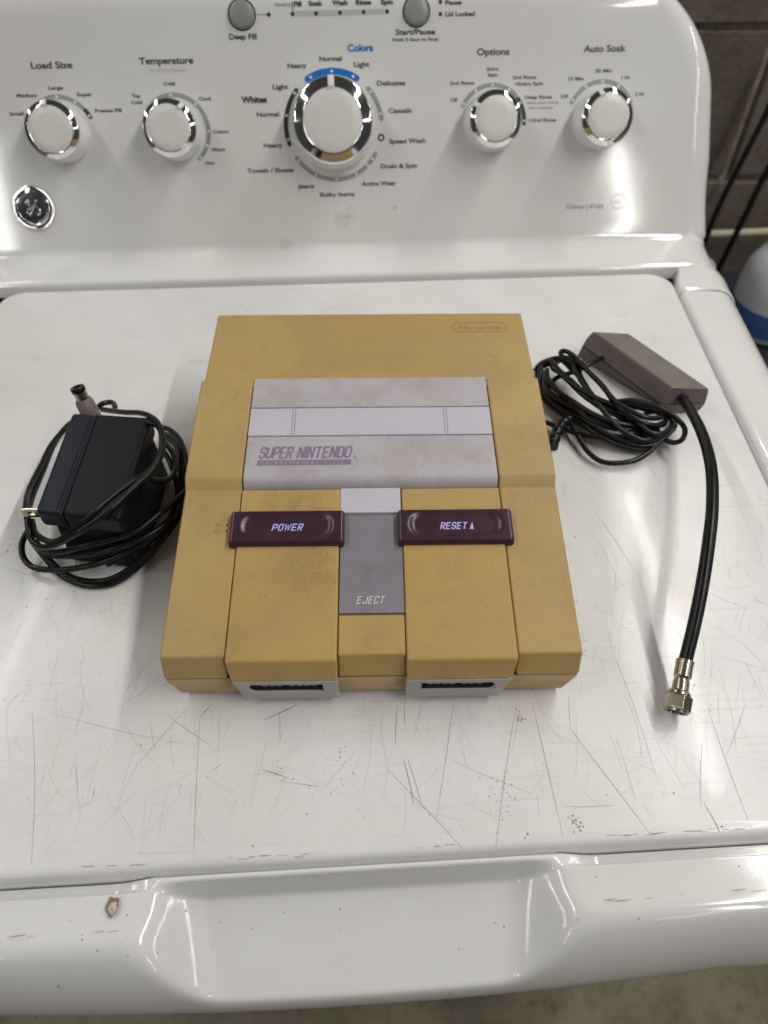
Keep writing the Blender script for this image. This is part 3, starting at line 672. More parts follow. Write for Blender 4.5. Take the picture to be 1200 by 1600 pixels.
# chip on the front lip
cx_, cy_ = w2((-110.2, -90.6))
out_ = [(-3.0, -.4), (-2.2, 2.2), (-1.6, 4.3), (.2, 3.6), (2.6, 3.5), (2.7, .2), (2.3, -2.4), (.4, -4.6), (-1.0, -3.0)]
fl_ = mk('paint_chip', [(cx_+x*.95, cy_+y*.95, -2.93) for x, y in out_], [tuple(range(9))], 'dirt', bpy.data.objects['front_lip'], frame=WM, smooth=False)
mk('paint_chip', [(cx_+.35+x*.62, cy_-.7+y*.68, -2.90) for x, y in out_], [tuple(range(9))], 'chip', bpy.data.objects['front_lip'], frame=WM, smooth=False)
gl = G()
for k in range(60):
    x = random.uniform(-190, 170); y = random.uniform(-125, -84); zz = lip_z(x, y, yfront(x))
    if abs(x+9) < 85 and k % 3: y = random.uniform(-100, -80); zz = lip_z(x, y, yfront(x))
    r = random.choice((.15, .2, .28, .4)); n_ = 6
    gl.add([(x+r*math.cos(2*math.pi*j/n_), y+r*math.sin(2*math.pi*j/n_), lip_z(x+r*math.cos(2*math.pi*j/n_), y+r*math.sin(2*math.pi*j/n_), yfront(x))+.06) for j in range(n_)], [tuple(range(n_))])
for k in range(13):
    x = random.choice((random.uniform(-190, -108), random.uniform(90, 170))); y = -95.2+random.gauss(0, .4); L = random.uniform(.8, 3.5)
    gl.add(*ribbon([(x-L, y-.15), (x, y), (x+L, y+.2)], random.uniform(.12, .35), -2.9))
mk('dirt_specks', gl.v, gl.f, 'dirt', bpy.data.objects['front_lip'], frame=WM, smooth=False, kind='stuff')

# ================================================================ GAME CONSOLE
con = thing('game_console', 'yellowed video game console with purple power and reset buttons on the washing machine lid', 'game console', (0, 120, 0))
def dz(y): return 35.5+(y-6)*(14.2/91)                            # front deck height
def hz(y): return 55.5+(y-103)*(7.8/71)                           # hump height
def rz(y): return 62.4+(y-174)*(2.8/64)
# lower shell
mk('lower_case', *loft([[(sx*x, y, z) for sx, y in ((-1, y0), (1, y0), (1, y1), (-1, y1))] for x, y0, y1, z in ((95.2, 3.2, 236, 3.5), (99.0, 1.0, 239, 20.5), (99.2, .9, 239.3, 21.5))]), 'beige', con, bevel=1.6)
mk('case_seam', *box(-98.2, 98.2, 1.9, 238.3, 21.3, 22.3), 'gap', con, smooth=False)
wp = [(1.0, 22.0), (5.6, dz(5.6)), (97.0, dz(97)), (98.2, 50.6), (101.6, 54.7), (103.4, hz(103.4)), (174, hz(174)), (174, 22.0)]
for sx in (-1, 1):
    a, b = sorted((sx*99.6, sx*68.85)); mk('side_case', *prism(wp, a, b), 'yellow', con, bevel=1.3)
mk('rear_case', *prism([(168, 22.1), (168, rz(168)), (236.8, rz(236.8)), (239.6, 62.5), (240.6, 22.1)], -98.2, 98.2), 'yellow', con, bevel=1.6)
mk('inner_chassis', *prism([(99, 22.4), (99, dz(97)-3.2), (103, hz(103)-2.6), (172, hz(172)-2.6), (172, 22.4)], -69.3, 69.3), 'gap', con, smooth=False)
mk('deck_base', *prism([(3.2, 22.4), (7.4, dz(7.4)-1.6), (97, dz(97)-1.6), (97, 22.4)], -69, 69), 'yellow', con, smooth=False)
# middle front strip below the eject lever
mk('front_strip', *prism([(1.4, 22.1), (6.0, dz(6)-.2), (26.0, dz(26)-.2), (26.0, 22.1)], -16.0, 16.3), 'yellow', con, bevel=.9)
# controller blocks with ports
for sx in (-1, 1):
    x_in, x_o = 16.35, 68.75
    top = 1.3
    rg = []
    for (xo, prp) in ((None, None),):
        pass
    pf = [(-1.8, 24.2), (-1.2, 27), (2.4, dz(2.4)+top-.3), (4.0, dz(4)+top), (97.2, dz(97.2)+top), (97.2, 24.2)]
    xo_at = lambda z: x_o - (2.2*((36-z)/12)**1.5 if z < 36 else 0)
    vin = [(sx*x_in, y, z) for y, z in pf]; vout = [(sx*(xo_at(z) if y < 50 else x_o), y, z) for y, z in pf]
    nn_ = len(pf); v = vin+vout; f = [tuple(range(nn_))[::-1], tuple(range(nn_, 2*nn_))]+[(i, (i+1) % nn_, nn_+(i+1) % nn_, nn_+i) for i in range(nn_)]
    mk('front_panel', v, f, 'yellow_front', con, bevel=1.1)
    # port: holed plate
    zt, zb = 24.0, 6.5; yp = -1.9
    def outl(x, z): return (sx*x, yp+ (0 if z > 15 else .5), z)
    xo_t, xo_b = xo_at(24.0), xo_at(24.0)-4.2
    N_ = 40
    hx0, hx1, hz0, hz1 = 24.0, 59.0, 13.6, 20.4
    inner = []
    rr_ = 3.35; cxr = hx1-rr_; cz = (hz0+hz1)/2
    for k in range(N_):
        t = k/N_*4
        if t < 1: inner.append((hx0+(cxr-hx0)*t, hz0))
        elif t < 2: a = -math.pi/2+math.pi*(t-1); inner.append((cxr+rr_*math.cos(a), cz+rr_*math.sin(a)))
        elif t < 3: inner.append((cxr-(cxr-hx0)*(t-2), hz1))
        else: inner.append((hx0, hz1-(hz1-hz0)*(t-3)))
    outer = []
    for k in range(N_):
        t = k/N_*4
        if t < 1: outer.append((x_in+.1+(xo_b-x_in)*t, zb))
        elif t < 2: outer.append((xo_b+(xo_t-xo_b)*(t-1), zb+(zt-zb)*(t-1)))
        elif t < 3: outer.append((xo_t-(xo_t-x_in)*(t-2), zt))
        else: outer.append((x_in+.1, zt-(zt-zb)*(t-3)))
    rings = [[(sx*x, 14, z) for x, z in outer], [(sx*x, yp+.5, z) for x, z in outer], [(sx*(x+(.5 if x < 40 else -.5)), yp, z+(.5 if z < 15 else -.3)) for x, z in outer],
             [(sx*(x-.9*(1 if x < 40 else -1)), yp, z-.9*(1 if z < 17 else -1)) for x, z in inner], [(sx*x, yp+1.2, z) for x, z in inner]]
    port = mk('controller_port', *loft(rings, cap=False), 'grey_port', con, autos=40)
    mk('port_wall', *loft([[(sx*x, yp+1.1, z) for x, z in inner], [(sx*x, yp+9, z) for x, z in inner]], cap=False), 'pin', port, smooth=False)
    mk('port_recess', [(sx*x, yp+8.5, z) for x, z in inner], [tuple(range(N_))], 'pin', port, smooth=False)
    g = G(); slots = [i for i in range(8) if i != (3 if sx < 0 else 4)] if False else None
    # seven square sockets, a wider gap between the group of four and the group of three
    xs_ = [26.6+i*3.55 for i in range(4)] + [43.2+i*3.55 for i in range(3)]
    for xx in xs_: g.add(*box(min(sx*xx, sx*(xx+2.8)), max(sx*xx, sx*(xx+2.8)), yp+1.5, yp+8.3, 17.0, 20.0))
    mk('socket', g.v, g.f, 'pin_l', port, bevel=.3)
mk('port_trim', *prism([(-1.0, 5.4), (-1.2, 6.3), (8, 6.3), (8, 5.4)], -61.0, -16.8), 'beige', con, bevel=.3)
mk('port_trim', *prism([(-1.0, 5.4), (-1.2, 6.3), (8, 6.3), (8, 5.4)], 16.8, 61.0), 'beige', con, bevel=.3)
# grey top strips
gx = 68.3
mk('rear_strip', *prism([(151.4, hz(151.4)-3), (151.4, hz(151.4)+.3), (174.4, hz(174.4)+.3), (174.4, hz(174.4)-3)], -gx, gx), 'grey', con, bevel=.5)
fx = gx+1.0
flap = mk('cartridge_flap', *prism([(130.6, hz(130.6)-3), (130.6, hz(130.6)+.25), (150.8, hz(150.8)+.25), (150.8, hz(150.8)-3)], -gx, gx), 'grey_clean', con, bevel=.35)
for x0 in (-44.2, 41.7):
    for dx in (0, 1.5):
        v, f = prism([(131.2, hz(131.2)+.24), (131.2, hz(131.2)+.34), (150.2, hz(150.2)+.34), (150.2, hz(150.2)+.24)], x0+dx, x0+dx+.28)
        mk('flap_rib', v, f, 'logo_ink', flap, smooth=False)
fs_ = mk('logo_strip', *prism([(98.0, 46), (98.0, 50.4), (99.6, 53.4), (101.2, 55.0), (103.6, hz(103.6)+.35), (130.1, hz(130.1)+.3), (130.1, 46)], -gx, gx), 'grey', con, bevel=.9)
# centre channel: grey tongue and eject lever
mk('tongue', *prism([(82.8, 40), (82.8, dz(82.8)+.5), (97.8, dz(97.8)+1.0), (97.8, 40)], -16.3, 15.8), 'grey_clean', con, bevel=.5)
lev = mk('eject_lever', *prism([(26.6, 30), (26.6, dz(26.6)+.15), (81.9, dz(81.9)-.3), (81.9, 40)], -15.9, 16.1), 'lever', con, bevel=.45)
stroke_text('EJECT', -.2, 33.4, 13.4, 4.1, lambda x, y: Vector((x, y, dz(y)+.22)), 'eject_ink', lev, thick=.13, shear=.28, gap=.34)
# power and reset buttons
def button(x0, x1, txt, tw, tri_):
    y0, y1, hh = 62.6, 82.0, 4.6; nx, ny = 60, 24; rows = []
    nrm = (-14.2/91)
    def top(u, v):
        dx = min(u, 1-u)*(x1-x0); dy = min(v, 1-v)*(y1-y0)
        r = 1.5; e = min(dx, dy)
        z = hh - (r-math.sqrt(max(0, r*r-(r-min(r, e))**2)))
        xm = (u-.5)*(x1-x0); L = (x1-x0)/2-5.0
        q = abs(xm)-(L-8); vy = (v-.54)*(y1-y0)/7.6
        a = math.sqrt(max(0, q/8)**2 + 0) if q > 0 else 0
        d_ = ss((1-a*a-abs(vy)**2.6)*1.3)
        return z - 1.5*d_
    for j in range(ny+1):
        row = []
        for i in range(nx+1):
            u, v = i/nx, j/ny
            u = .5-.5*math.cos(math.pi*u) if False else u
            y = y0+(y1-y0)*v; ee = 1.6; dxe = min(u, 1-u)*(x1-x0); dye = min(v, 1-v)*(y1-y0); sh = 0
            if dye < ee: sh = (ee-math.sqrt(max(0, ee*ee-(ee-dye)**2)))*abs(2*u-1)**6
            row.append((x0+(x1-x0)*u-math.copysign(sh, u-.5), y, dz(y)+top(u, v)))
        rows.append(row)
    v, f = loft(rows, cap=False, closed=False); n = nx+1
    bd_ = [i for i in range(n)]+[k*n+n-1 for k in range(1, ny+1)]+[ny*n+i for i in range(n-2, -1, -1)]+[k*n for k in range(ny-1, 0, -1)]
    k0 = len(v); cxm, cym = (x0+x1)/2, (y0+y1)/2
    v += [(cxm+(v[b][0]-cxm)*1.006, cym+(v[b][1]-cym)*1.02, dz(v[b][1])+.2) for b in bd_]
    m_ = len(bd_); f += [(bd_[i], bd_[(i+1) % m_], k0+(i+1) % m_, k0+i) for i in range(m_)]
    o = mk('power_button' if txt == 'POWER' else 'reset_button', v, f, 'purple', con, autos=50)
    fn = lambda x, y: Vector((x, y, dz(y)+hh-1.5+.10))
    cxt = (x0+x1)/2 + (.3 if txt == 'POWER' else -.7)
    stroke_text(txt, cxt, 72.4, tw, 4.2, fn, 'violet_ink', o, thick=.19, shear=.25, gap=.30)
    if tri_:
        mk('triangle_mark', [fn(cxt+tw/2+1.0, 70.3), fn(cxt+tw/2+3.2, 70.3), fn(cxt+tw/2+2.6, 74.6)], [(0, 1, 2)], 'violet_ink', o, smooth=False)
button(-72.6, -13.7, 'POWER', 15.8, False)
button(13.9, 73.2, 'RESET', 13.8, True)
# logo on the grey strip
lg = lambda x, y: Vector((x, y, hz(y)+.42))
lg1 = lambda x, y: Vector((x, y, hz(y)+.36+.10))
lg2 = lambda x, y: Vector((x, y, hz(y)+.54))
stroke_text('SUPER', -51.4, 118.3, 18.0, 8.2, lg, 'logo_ink', fs_, thick=.165, shear=.18, gap=.25)
stroke_text('NINTENDO', -25.0, 118.3, 29.2, 8.2, lg, 'logo_ink', fs_, thick=.165, shear=.18, gap=.25)
mk('logo_bar', [lg(-61.8, 109.6), lg(-10.6, 109.6), lg(-10.4, 113.2), lg(-61.2, 113.2)], [(0, 1, 2, 3)], 'logo_ink', fs_, smooth=False)
stroke_text('ENTERTAINMENT', -43.6, 111.4, 30.5, 2.2, lg2, 'logo_light', fs_, thick=.10, shear=.3, gap=.75)
stroke_text('SYSTEM', -18.4, 111.4, 13.2, 2.2, lg2, 'logo_light', fs_, thick=.10, shear=.3, gap=.75)
put_text('®', -8.6, 114.8, 2.0, 2.0, lg, 'logo_ink', fs_)
# raised oval emblem on the rear deck
rc_ = bpy.data.objects['rear_case']
er = lambda x, y: Vector((x, y, rz(y)+.06))
N_ = 48; cxe, cye, he, we = 69.8, 222.6, 4.9, 12.6; A, Bv = [], []
for k in range(N_):
    a = 2*math.pi*k/N_; ox = we if math.cos(a) > 0 else -we
    for lst, rr in ((A, he), (Bv, he-.75)): lst.append(er(cxe+ox+rr*math.cos(a), cye+rr*math.sin(a)))
mk('emblem_ring', *loft([A, Bv], cap=False), 'emboss', rc_, smooth=False)
put_text('Nintendo', cxe, 222.5, 27.0, 4.4, er, 'emboss', rc_, bold=.012)
# on / off marks beside the power button
sc_ = bpy.data.objects['side_case']; mkf = lambda x, y: Vector((x, y, dz(y)+.06))
stroke_text('ON', -79.4, 76.3, 2.8, 1.9, mkf, 'emboss', sc_, thick=.15); stroke_text('OFF', -79.8, 72.8, 3.9, 1.9, mkf, 'emboss', sc_, thick=.15)
for y in (76.4, 72.9): mk('position_dot', [mkf(-75.0+.55*math.cos(k), y+.55*math.sin(k)) for k in [2*math.pi*i/10 for i in range(10)]], [tuple(range(10))], 'gap', sc_, smooth=False)
for sx in (-1, 1):
    for y in (22, 215): mk('foot', *lathe([(7, 0), (7.2, 1), (7, 4)], 20), 'gap', con, frame=Matrix.Translation(Vector((sx*78, y, .0))*S))

# ================================================================ POWER ADAPTER
ada = thing('power_adapter', 'black plug-in power adapter with blue-tinged side, wrapped in its cord left of the console', 'power adapter', (-154, 124, 0))
T = [Vector(p) for p in [(-177.1, 162.0, 50.0), (-128.8, 156.9, 50.0), (-129.9, 77.9, 50.0), (-176.1, 84.6, 50.0)]]                                   # back-left, back-right, front-right, front-left at the top
tl, tr, fr_, fl_ = T
def lerp(a, b, t): return a+(b-a)*t
bt = 0.145
def quad_box(a, b, c, d, z0, z1, grow=0.0):
    cen = (a+b+c+d)/4; out = []
    for z, g_ in ((z0, grow), (z1, 0)):
        out.append([(p.x+(p.x-cen.x)/max(abs(p.x-cen.x), 1e-3)*g_, p.y+(p.y-cen.y)/max(abs(p.y-cen.y), 1e-3)*g_, z) for p in (a, b, c, d)])
    return loft(out)
sA, sB = lerp(tl, tr, .31), lerp(fl_, fr_, .31)
mk('prong_housing', *quad_box(tl, lerp(tl, tr, .30), lerp(fl_, fr_, .30), fl_, 37, 50), 'adapter_b', ada, bevel=2.8)
mk('housing', *quad_box(sA, tr, fr_, sB, 37, 50.4), 'adapter', ada, bevel=2.8)
cen = (tl+tr+fr_+fl_)/4
mk('lower_body', *quad_box(*[Vector((p.x+(-1.5 if p.x > cen.x else 3.5), p.y+(5.0 if p.y < cen.y else -3), 0)) for p in (tl, tr, fr_, fl_)], 1.0, 38.0, 1.5), 'adapter', ada, bevel=2.5)
mk('panel_joint', *quad_box(lerp(tl, tr, .296), lerp(tl, tr, .314), lerp(fl_, fr_, .314), lerp(fl_, fr_, .296), 38.5, 49.2), 'gap', ada, smooth=False)
for dy_ in (0,):
    p = Vector((-186.1, 91.9, 40.0))+Vector((2.5, dy_, 0)); v, f = box(p.x-3.5, p.x+15, p.y-.8, p.y+.8, p.z-3.1, p.z+3.1)
    # blade with a hole: two bars and a tip
    g = G(); g.add(*box(p.x-3.2, p.x+14, p.y-.75, p.y+.75, p.z+1.4, p.z+3.2)); g.add(*box(p.x-3.2, p.x+14, p.y-.75, p.y+.75, p.z-3.2, p.z-1.4))
    g.add(*box(p.x-4.6, p.x-1.2, p.y-.74, p.y+.74, p.z-2.6, p.z+2.6)); g.add(*box(p.x+2.2, p.x+14, p.y-.73, p.y+.73, p.z-2.2, p.z+2.2))
    mk('prong', g.v, g.f, 'nickel', ada, bevel=.3)
g = G()
for pts in [[(-176.3, 197.6, 20.0), (-154.8, 179.1, 34.0), (-136.1, 163.1, 47.0), (-123.7, 148.7, 54.0), (-117.1, 134.1, 56.0), (-115.5, 121.0, 56.0), (-117.7, 107.4, 56.0), (-124.0, 98.0, 55.0), (-134.6, 81.3, 54.0), (-147.7, 73.9, 48.0), (-157.1, 72.9, 42.0), (-169.3, 73.4, 34.0), (-178.0, 76.6, 30.0), (-184.5, 82.3, 30.0), (-187.3, 91.1, 34.0), (-194.5, 106.6, 30.0), (-201.3, 126.5, 22.0), (-204.0, 150.7, 16.0), (-205.4, 173.3, 12.0), (-203.3, 192.2, 8.0), (-198.1, 198.7, 8.0)], [(-130.5, 151.9, 50.0), (-122.3, 145.8, 52.0), (-117.3, 133.6, 53.0), (-116.3, 119.4, 53.0), (-120.1, 106.2, 55.0), (-126.9, 100.2, 55.0), (-135.9, 90.1, 54.0), (-142.6, 79.4, 54.0), (-153.4, 75.6, 46.0), (-166.0, 75.3, 36.0), (-173.6, 77.5, 34.0), (-183.1, 85.9, 30.0), (-188.8, 96.1, 28.0)], [(-108.3, 127.1, 20.0), (-113.0, 111.2, 26.0), (-118.7, 95.1, 32.0), (-128.0, 84.6, 32.0), (-141.4, 80.7, 30.0), (-157.3, 77.4, 28.0), (-168.3, 77.5, 24.0), (-176.7, 79.1, 22.0), (-185.5, 83.9, 22.0), (-190.0, 90.8, 24.0), (-193.3, 101.1, 26.0), (-199.1, 121.1, 20.0), (-202.8, 148.8, 14.0), (-205.2, 176.7, 10.0), (-202.9, 194.4, 8.0), (-197.7, 202.4, 6.0)], [(-108.7, 124.7, 16.0), (-113.9, 99.5, 24.0), (-123.4, 86.2, 26.0), (-139.0, 80.2, 24.0), (-156.0, 78.3, 20.0), (-174.3, 80.6, 16.0), (-182.3, 82.3, 18.0), (-188.1, 87.1, 22.0), (-191.8, 95.1, 24.0), (-198.0, 110.2, 22.0), (-203.5, 136.9, 16.0), (-205.4, 158.5, 12.0), (-205.6, 180.5, 9.0), (-203.0, 199.5, 6.0), (-196.3, 203.5, 5.0)], [(-196.1, 100.6, 16.0), (-199.3, 92.9, 12.0), (-197.4, 85.3, 8.0), (-190.1, 79.9, 6.0), (-176.0, 76.9, 8.0), (-161.9, 75.4, 12.0), (-149.4, 77.6, 14.0), (-134.5, 82.1, 18.0), (-121.1, 90.4, 22.0), (-110.7, 105.0, 24.0), (-108.4, 122.3, 20.0)], [(-188.8, 90.2, 18.0), (-183.4, 83.8, 14.0), (-176.4, 78.2, 8.0), (-167.8, 73.6, 5.0), (-156.4, 72.3, 3.0), (-144.8, 74.0, 4.0), (-131.3, 82.3, 8.0), (-119.4, 93.5, 14.0), (-111.4, 106.8, 18.0), (-109.6, 127.1, 20.0), (-113.7, 149.5, 20.0), (-121.3, 170.1, 18.0), (-130.5, 182.0, 16.0), (-138.6, 187.1, 14.0)], [(-192.6, 92.4, 14.0), (-185.7, 85.7, 8.0), (-176.1, 77.2, 3.0), (-164.7, 71.2, 2.5), (-154.2, 69.6, 2.5), (-144.0, 72.0, 2.5), (-133.2, 79.8, 5.0), (-123.7, 89.2, 10.0), (-114.7, 105.6, 14.0), (-111.9, 125.3, 14.0), (-117.7, 152.1, 12.0), (-124.4, 169.5, 12.0), (-134.0, 180.7, 12.0)], [(-127.5, 157.7, 30.0), (-119.3, 147.2, 30.0), (-114.6, 132.8, 32.0), (-114.9, 120.0, 36.0), (-119.7, 112.8, 42.0), (-122.5, 109.5, 48.0)], [(-133.1, 175.0, 20.0), (-125.4, 169.4, 20.0), (-119.8, 157.3, 20.0), (-115.9, 141.3, 18.0), (-113.3, 125.9, 16.0), (-114.9, 109.6, 16.0), (-123.2, 95.8, 14.0), (-128.0, 92.0, 12.0)], [(-132.0, 164.2, 16.0), (-126.2, 155.5, 14.0), (-120.5, 142.0, 12.0), (-117.4, 126.5, 10.0), (-119.9, 110.1, 10.0), (-126.8, 91.0, 16.0), (-136.7, 82.2, 22.0), (-152.6, 81.9, 18.0)], [(-113.9, 140.6, 12.0), (-114.3, 121.2, 12.0), (-120.7, 102.9, 12.0), (-128.7, 89.4, 14.0), (-140.6, 85.1, 10.0), (-150.9, 84.1, 3.0)]]: g.add(*sweep(catmull(pts, 8), 1.75, 10))
cord = mk('cord', g.v, g.f, 'cable', ada, autos=60)
pb_, pt_ = Vector((-176.3, 180.3, 34.0)), Vector((-180.0, 184.6, 50.0)); fr2 = axis_frame(pb_, pt_-pb_); L_ = (pt_-pb_).length
pg = mk('plug_collar', *lathe([(5.6, -10), (5.8, 0), (5.4, L_*.42), (4.6, L_*.50), (2.4, L_*.52)], 32), 'collar', ada, frame=fr2, autos=50)
mk('plug_barrel', *lathe([(3.9, L_*.45), (3.9, L_*.90)], 32), 'nickel', pg, frame=fr2)
mk('plug_tip', *lathe([(4.0, L_*.80), (4.4, L_*.83), (4.4, L_*.97), (4.0, L_), (2.7, L_), (2.3, L_*.9), (1.6, L_*.7)], 32), 'cable', pg, frame=fr2, autos=50)
g = G()
A_ = catmull([(-179.8, 199.8, 20.0), (-176.6, 201.2, 22.0), (-173.2, 205.0, 20.0), (-173.0, 209.6, 14.0), (-174.0, 208.9, 8.0)], 8); g.add(*sweep(A_, 1.8, 10)); 
st_ = [Vector(p) for p in A_]
g.add(*sweep([st_[i] for i in range(0, len(st_)//2)], lambda t: 3.1+.35*math.sin(t*34), 12)) if False else None
for k in range(3): g.add(*lathe([(2.2, 0), (3.4, .3), (3.4, 1.5), (2.2, 1.8)], 16, True)) if False else None
mk('strain_relief', g.v, g.f, 'cable', pg)

# ================================================================ RF SWITCH BOX
rf = thing('antenna_switch_box', 'taupe antenna switch box with coiled thin cable and thick coaxial lead', 'switch box', (190, 245, 0))
RB = [[Vector(p) for p in ring] for ring in [[(210.2, 210.3, 1.5), (227.9, 211.6, 1.5), (154.3, 273.7, 1.5)], [(198.1, 209.6, 9.5), (229.6, 210.7, 9.5), (156.6, 275.5, 10.0)], [(198.4, 211.0, 14.0), (230.9, 214.5, 15.0), (159.2, 277.9, 15.0)], [(203.7, 214.1, 21.0), (229.2, 213.7, 20.0), (162.1, 275.4, 23.0), (187.9, 274.1, 22.0)]]]                   # rings: bottom, seam, chamfer, top; corners front-left, front-right, back-left
full = []
tdx = RB[3][3]-RB[3][1]
for ring in RB:
    fl2, fr3, bl2 = ring[0], ring[1], ring[2]; br2 = fr3+tdx if ring is not RB[3] else RB[3][3]
    full.append([fl2, fr3, br2, bl2])
lowr = loft([full[0], full[1]]); mk('lower_shell', *lowr, 'rf', rf, bevel=.9)
up = [Vector((0, 0, .35))]*4
cn = sum(full[1], Vector())/4
mk('seam', *loft([[cn+(p-cn)*.985-Vector((0, 0, .6)) for p in full[1]], [cn+(p-cn)*.985+Vector((0, 0, .8)) for p in full[1]]]), 'gap', rf, smooth=False)
mk('upper_shell', *loft([[p+Vector((0, 0, .35)) for p in full[1]], full[2], full[3]]), 'rf', rf, bevel=1.0)
cn = sum(full[3], Vector())/4
mk('top_sheet', *loft([[cn+(p-cn)*.955+Vector((0, 0, .03)) for p in full[3]], [cn+(p-cn)*.955+Vector((0, 0, .09)) for p in full[3]]]), 'rf_top', rf, smooth=False)  # thin sheet of slightly paler taupe over the top face
g = G()
for i, pts in enumerate([[(167.2, 257.2, 13.0), (160.1, 249.9, 16.0), (152.9, 243.4, 17.0), (145.1, 240.1, 15.0), (138.2, 240.2, 12.0), (130.9, 238.8, 9.0), (124.6, 228.5, 8.0), (126.0, 214.3, 8.0), (135.3, 200.8, 9.0), (147.0, 192.9, 10.0)], [(144.9, 240.9, 12.0), (138.8, 247.9, 16.0), (135.4, 253.4, 20.0), (137.2, 253.8, 22.0), (142.1, 247.8, 23.0), (147.3, 232.3, 24.0), (154.6, 214.4, 24.0), (161.2, 196.0, 24.0), (170.1, 187.9, 23.0), (179.3, 184.2, 21.0), (188.2, 186.3, 19.0), (193.5, 192.4, 17.0), (192.7, 198.6, 15.0), (184.2, 198.3, 13.0)], [(143.7, 255.9, 18.0), (142.6, 232.3, 20.0), (146.3, 213.8, 20.0), (152.1, 197.3, 19.0), (157.3, 186.4, 17.0), (164.4, 177.0, 15.0), (175.7, 171.5, 13.0), (186.4, 174.9, 12.0), (198.4, 183.6, 12.0), (201.2, 191.5, 13.0), (196.3, 201.1, 14.0)], [(118.6, 251.7, 6.0), (123.2, 253.2, 12.0), (133.0, 253.3, 16.0), (144.4, 249.8, 18.0), (152.4, 247.2, 14.0)], [(120.6, 246.7, 10.0), (123.4, 250.6, 14.0), (128.2, 248.2, 17.0), (131.0, 233.7, 19.0), (137.4, 219.5, 20.0), (147.3, 206.4, 21.0), (158.8, 197.5, 21.0), (166.9, 193.3, 20.0), (173.0, 183.8, 18.0), (181.0, 175.1, 16.0), (191.2, 176.7, 15.0), (197.6, 185.5, 15.0), (196.1, 193.7, 17.0), (187.0, 200.6, 18.0), (175.4, 204.6, 18.0), (165.5, 205.9, 16.0)], [(122.7, 250.2, 12.0), (119.4, 236.3, 10.0), (122.2, 220.2, 9.0), (131.1, 203.7, 10.0), (141.3, 193.4, 12.0), (150.7, 182.9, 12.0), (161.1, 176.0, 10.0), (173.7, 171.7, 8.0), (185.3, 172.8, 8.0), (193.1, 178.1, 10.0), (200.9, 186.1, 12.0)], [(125.0, 243.1, 14.0), (122.6, 234.2, 14.0), (127.8, 217.4, 16.0), (136.9, 203.8, 17.0), (146.4, 193.0, 17.0), (159.1, 185.5, 16.0), (173.4, 184.3, 14.0), (184.7, 185.0, 12.0), (194.8, 191.0, 10.0)], [(119.4, 249.2, 8.0), (118.2, 231.2, 7.0), (122.1, 216.7, 6.0), (131.0, 204.2, 6.0), (143.1, 192.3, 7.0), (155.1, 182.7, 8.0), (171.1, 179.0, 8.0), (180.8, 180.4, 9.0), (190.7, 184.3, 9.0)], [(164.4, 203.6, 18.0), (175.7, 200.5, 20.0), (187.5, 193.4, 22.0), (197.6, 186.4, 20.0), (203.8, 179.2, 16.0), (202.1, 173.4, 12.0), (197.3, 173.1, 9.0), (191.7, 177.1, 8.0), (184.3, 179.1, 8.0)], [(132.5, 199.3, 8.0), (136.2, 184.6, 7.0), (140.9, 170.3, 5.0), (148.1, 162.0, 4.0), (158.0, 159.8, 4.0), (170.2, 161.3, 5.0), (180.1, 167.5, 6.0), (187.4, 174.0, 8.0), (194.2, 181.9, 10.0)], [(118.7, 199.2, 4.0), (129.3, 189.6, 6.0), (140.8, 181.9, 8.0), (154.0, 178.7, 9.0), (167.8, 178.5, 10.0), (180.8, 181.5, 10.0)], [(122.9, 242.6, 12.0), (121.8, 222.5, 13.0), (131.9, 207.3, 14.0), (142.2, 196.6, 15.0), (153.4, 190.6, 15.0), (166.7, 185.7, 14.0)], [(130.1, 246.2, 15.0), (135.7, 231.8, 17.0), (141.8, 216.3, 18.0), (150.4, 205.1, 18.0), (163.4, 198.1, 17.0), (172.9, 191.0, 15.0), (181.5, 186.4, 12.0)], [(122.7, 240.2, 8.0), (122.5, 227.0, 8.0), (129.0, 215.7, 8.0), (138.9, 204.5, 8.0), (148.9, 191.1, 8.0), (158.2, 180.7, 8.0), (169.2, 174.9, 8.0), (181.1, 173.5, 8.0)], [(127.4, 246.0, 14.0), (136.0, 249.6, 17.0), (143.9, 242.2, 18.0), (146.3, 228.8, 17.0), (150.0, 214.4, 16.0), (155.0, 205.6, 14.0)]]):
    g.add(*sweep(catmull(pts, 8), 1.75, 10))
    if i in (1, 4, 5, 6, 11, 12, 13): g.add(*sweep(catmull([(x+math.sin(k*1.3+i)*1.8+.9, y+math.cos(k*.9+i)*2.0-1.2, max(2, z-2.6+math.sin(k+i))) for k, (x, y, z) in enumerate(pts)], 8), 1.75, 10))
mk('thin_cable', g.v, g.f, 'cable', rf, autos=60)
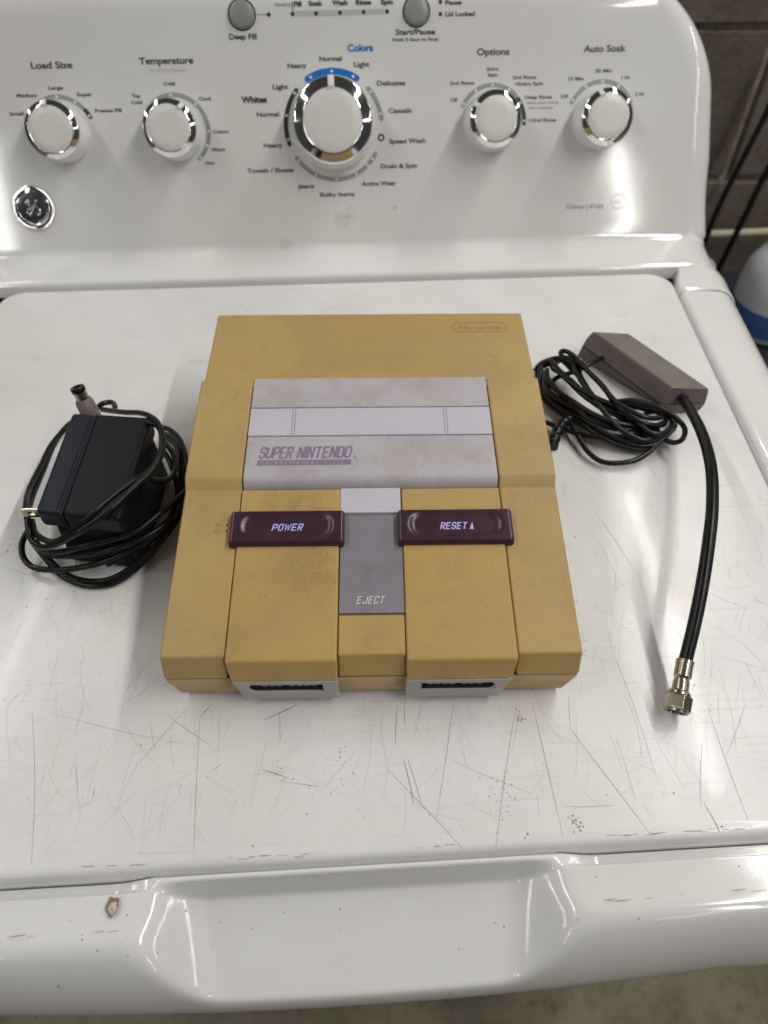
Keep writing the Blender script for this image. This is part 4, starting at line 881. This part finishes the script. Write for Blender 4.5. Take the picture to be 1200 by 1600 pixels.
# moulded plug at the end of the thin cable
A_ = catmull([(134.2, 198.6, 8.0), (128.5, 192.9, 9.0), (123.5, 185.2, 9.0), (119.1, 176.2, 8.0), (117.3, 172.2, 7.0)], 10)
mk('moulded_plug', *sweep(A_, lambda t: 3.0+1.2*t+.35*math.sin(t*40), 14), 'cable', rf, autos=60)
coax = catmull([(212.4, 216.3, 12.0), (210.0, 192.7, 20.0), (203.7, 156.8, 31.0), (195.1, 121.9, 39.0), (184.9, 90.3, 42.0), (175.3, 64.9, 41.0), (167.7, 44.3, 36.0), (161.4, 26.1, 26.0), (155.1, 9.8, 16.0)], 12)
mk('coaxial_cable', *sweep(coax, 3.35, 16), 'cable', rf, autos=60)
mk('cable_grommet', *sweep([coax[0], coax[2]], 4.6, 18), 'gap', rf)
e0, e1 = Vector([(212.4, 216.3, 12.0), (210.0, 192.7, 20.0), (203.7, 156.8, 31.0), (195.1, 121.9, 39.0), (184.9, 90.3, 42.0), (175.3, 64.9, 41.0), (167.7, 44.3, 36.0), (161.4, 26.1, 26.0), (155.1, 9.8, 16.0)][-1]), Vector((147.2, -12.1, 7.5)); fr4 = axis_frame(e0, e1-e0); L_ = (e1-e0).length
cf = mk('coax_connector', *lathe([(3.9, -1.5), (4.4, -1.2), (4.2, L_*.10), (4.3, L_*.28), (3.4, L_*.33), (3.9, L_*.40), (4.0, L_*.56), (5.2, L_*.60), (5.6, L_*.66)], 32), 'nickel', rf, frame=fr4, autos=30)
hexr = []
for rr, zz in ((5.2, .64), (6.6, .67), (6.6, .94), (6.0, .97)): hexr.append([(rr*math.cos(R(60*k+20)), rr*math.sin(R(60*k+20)), L_*zz) for k in range(6)])
mk('hex_nut', *loft(hexr), 'nickel', cf, frame=fr4, bevel=.35)
mk('nut_rim', *lathe([(5.8, L_*.95), (5.6, L_), (4.9, L_), (4.7, L_*.975)], 32, False), 'nickel', cf, frame=fr4, autos=30)
mk('nut_bore', *lathe([(4.8, L_*.972), (4.7, L_*.974)], 24), 'gap', cf, frame=fr4)
mk('centre_pin', *lathe([(.5, L_*.95), (.5, L_*1.05), (.25, L_*1.07)], 10), 'nickel', cf, frame=fr4)
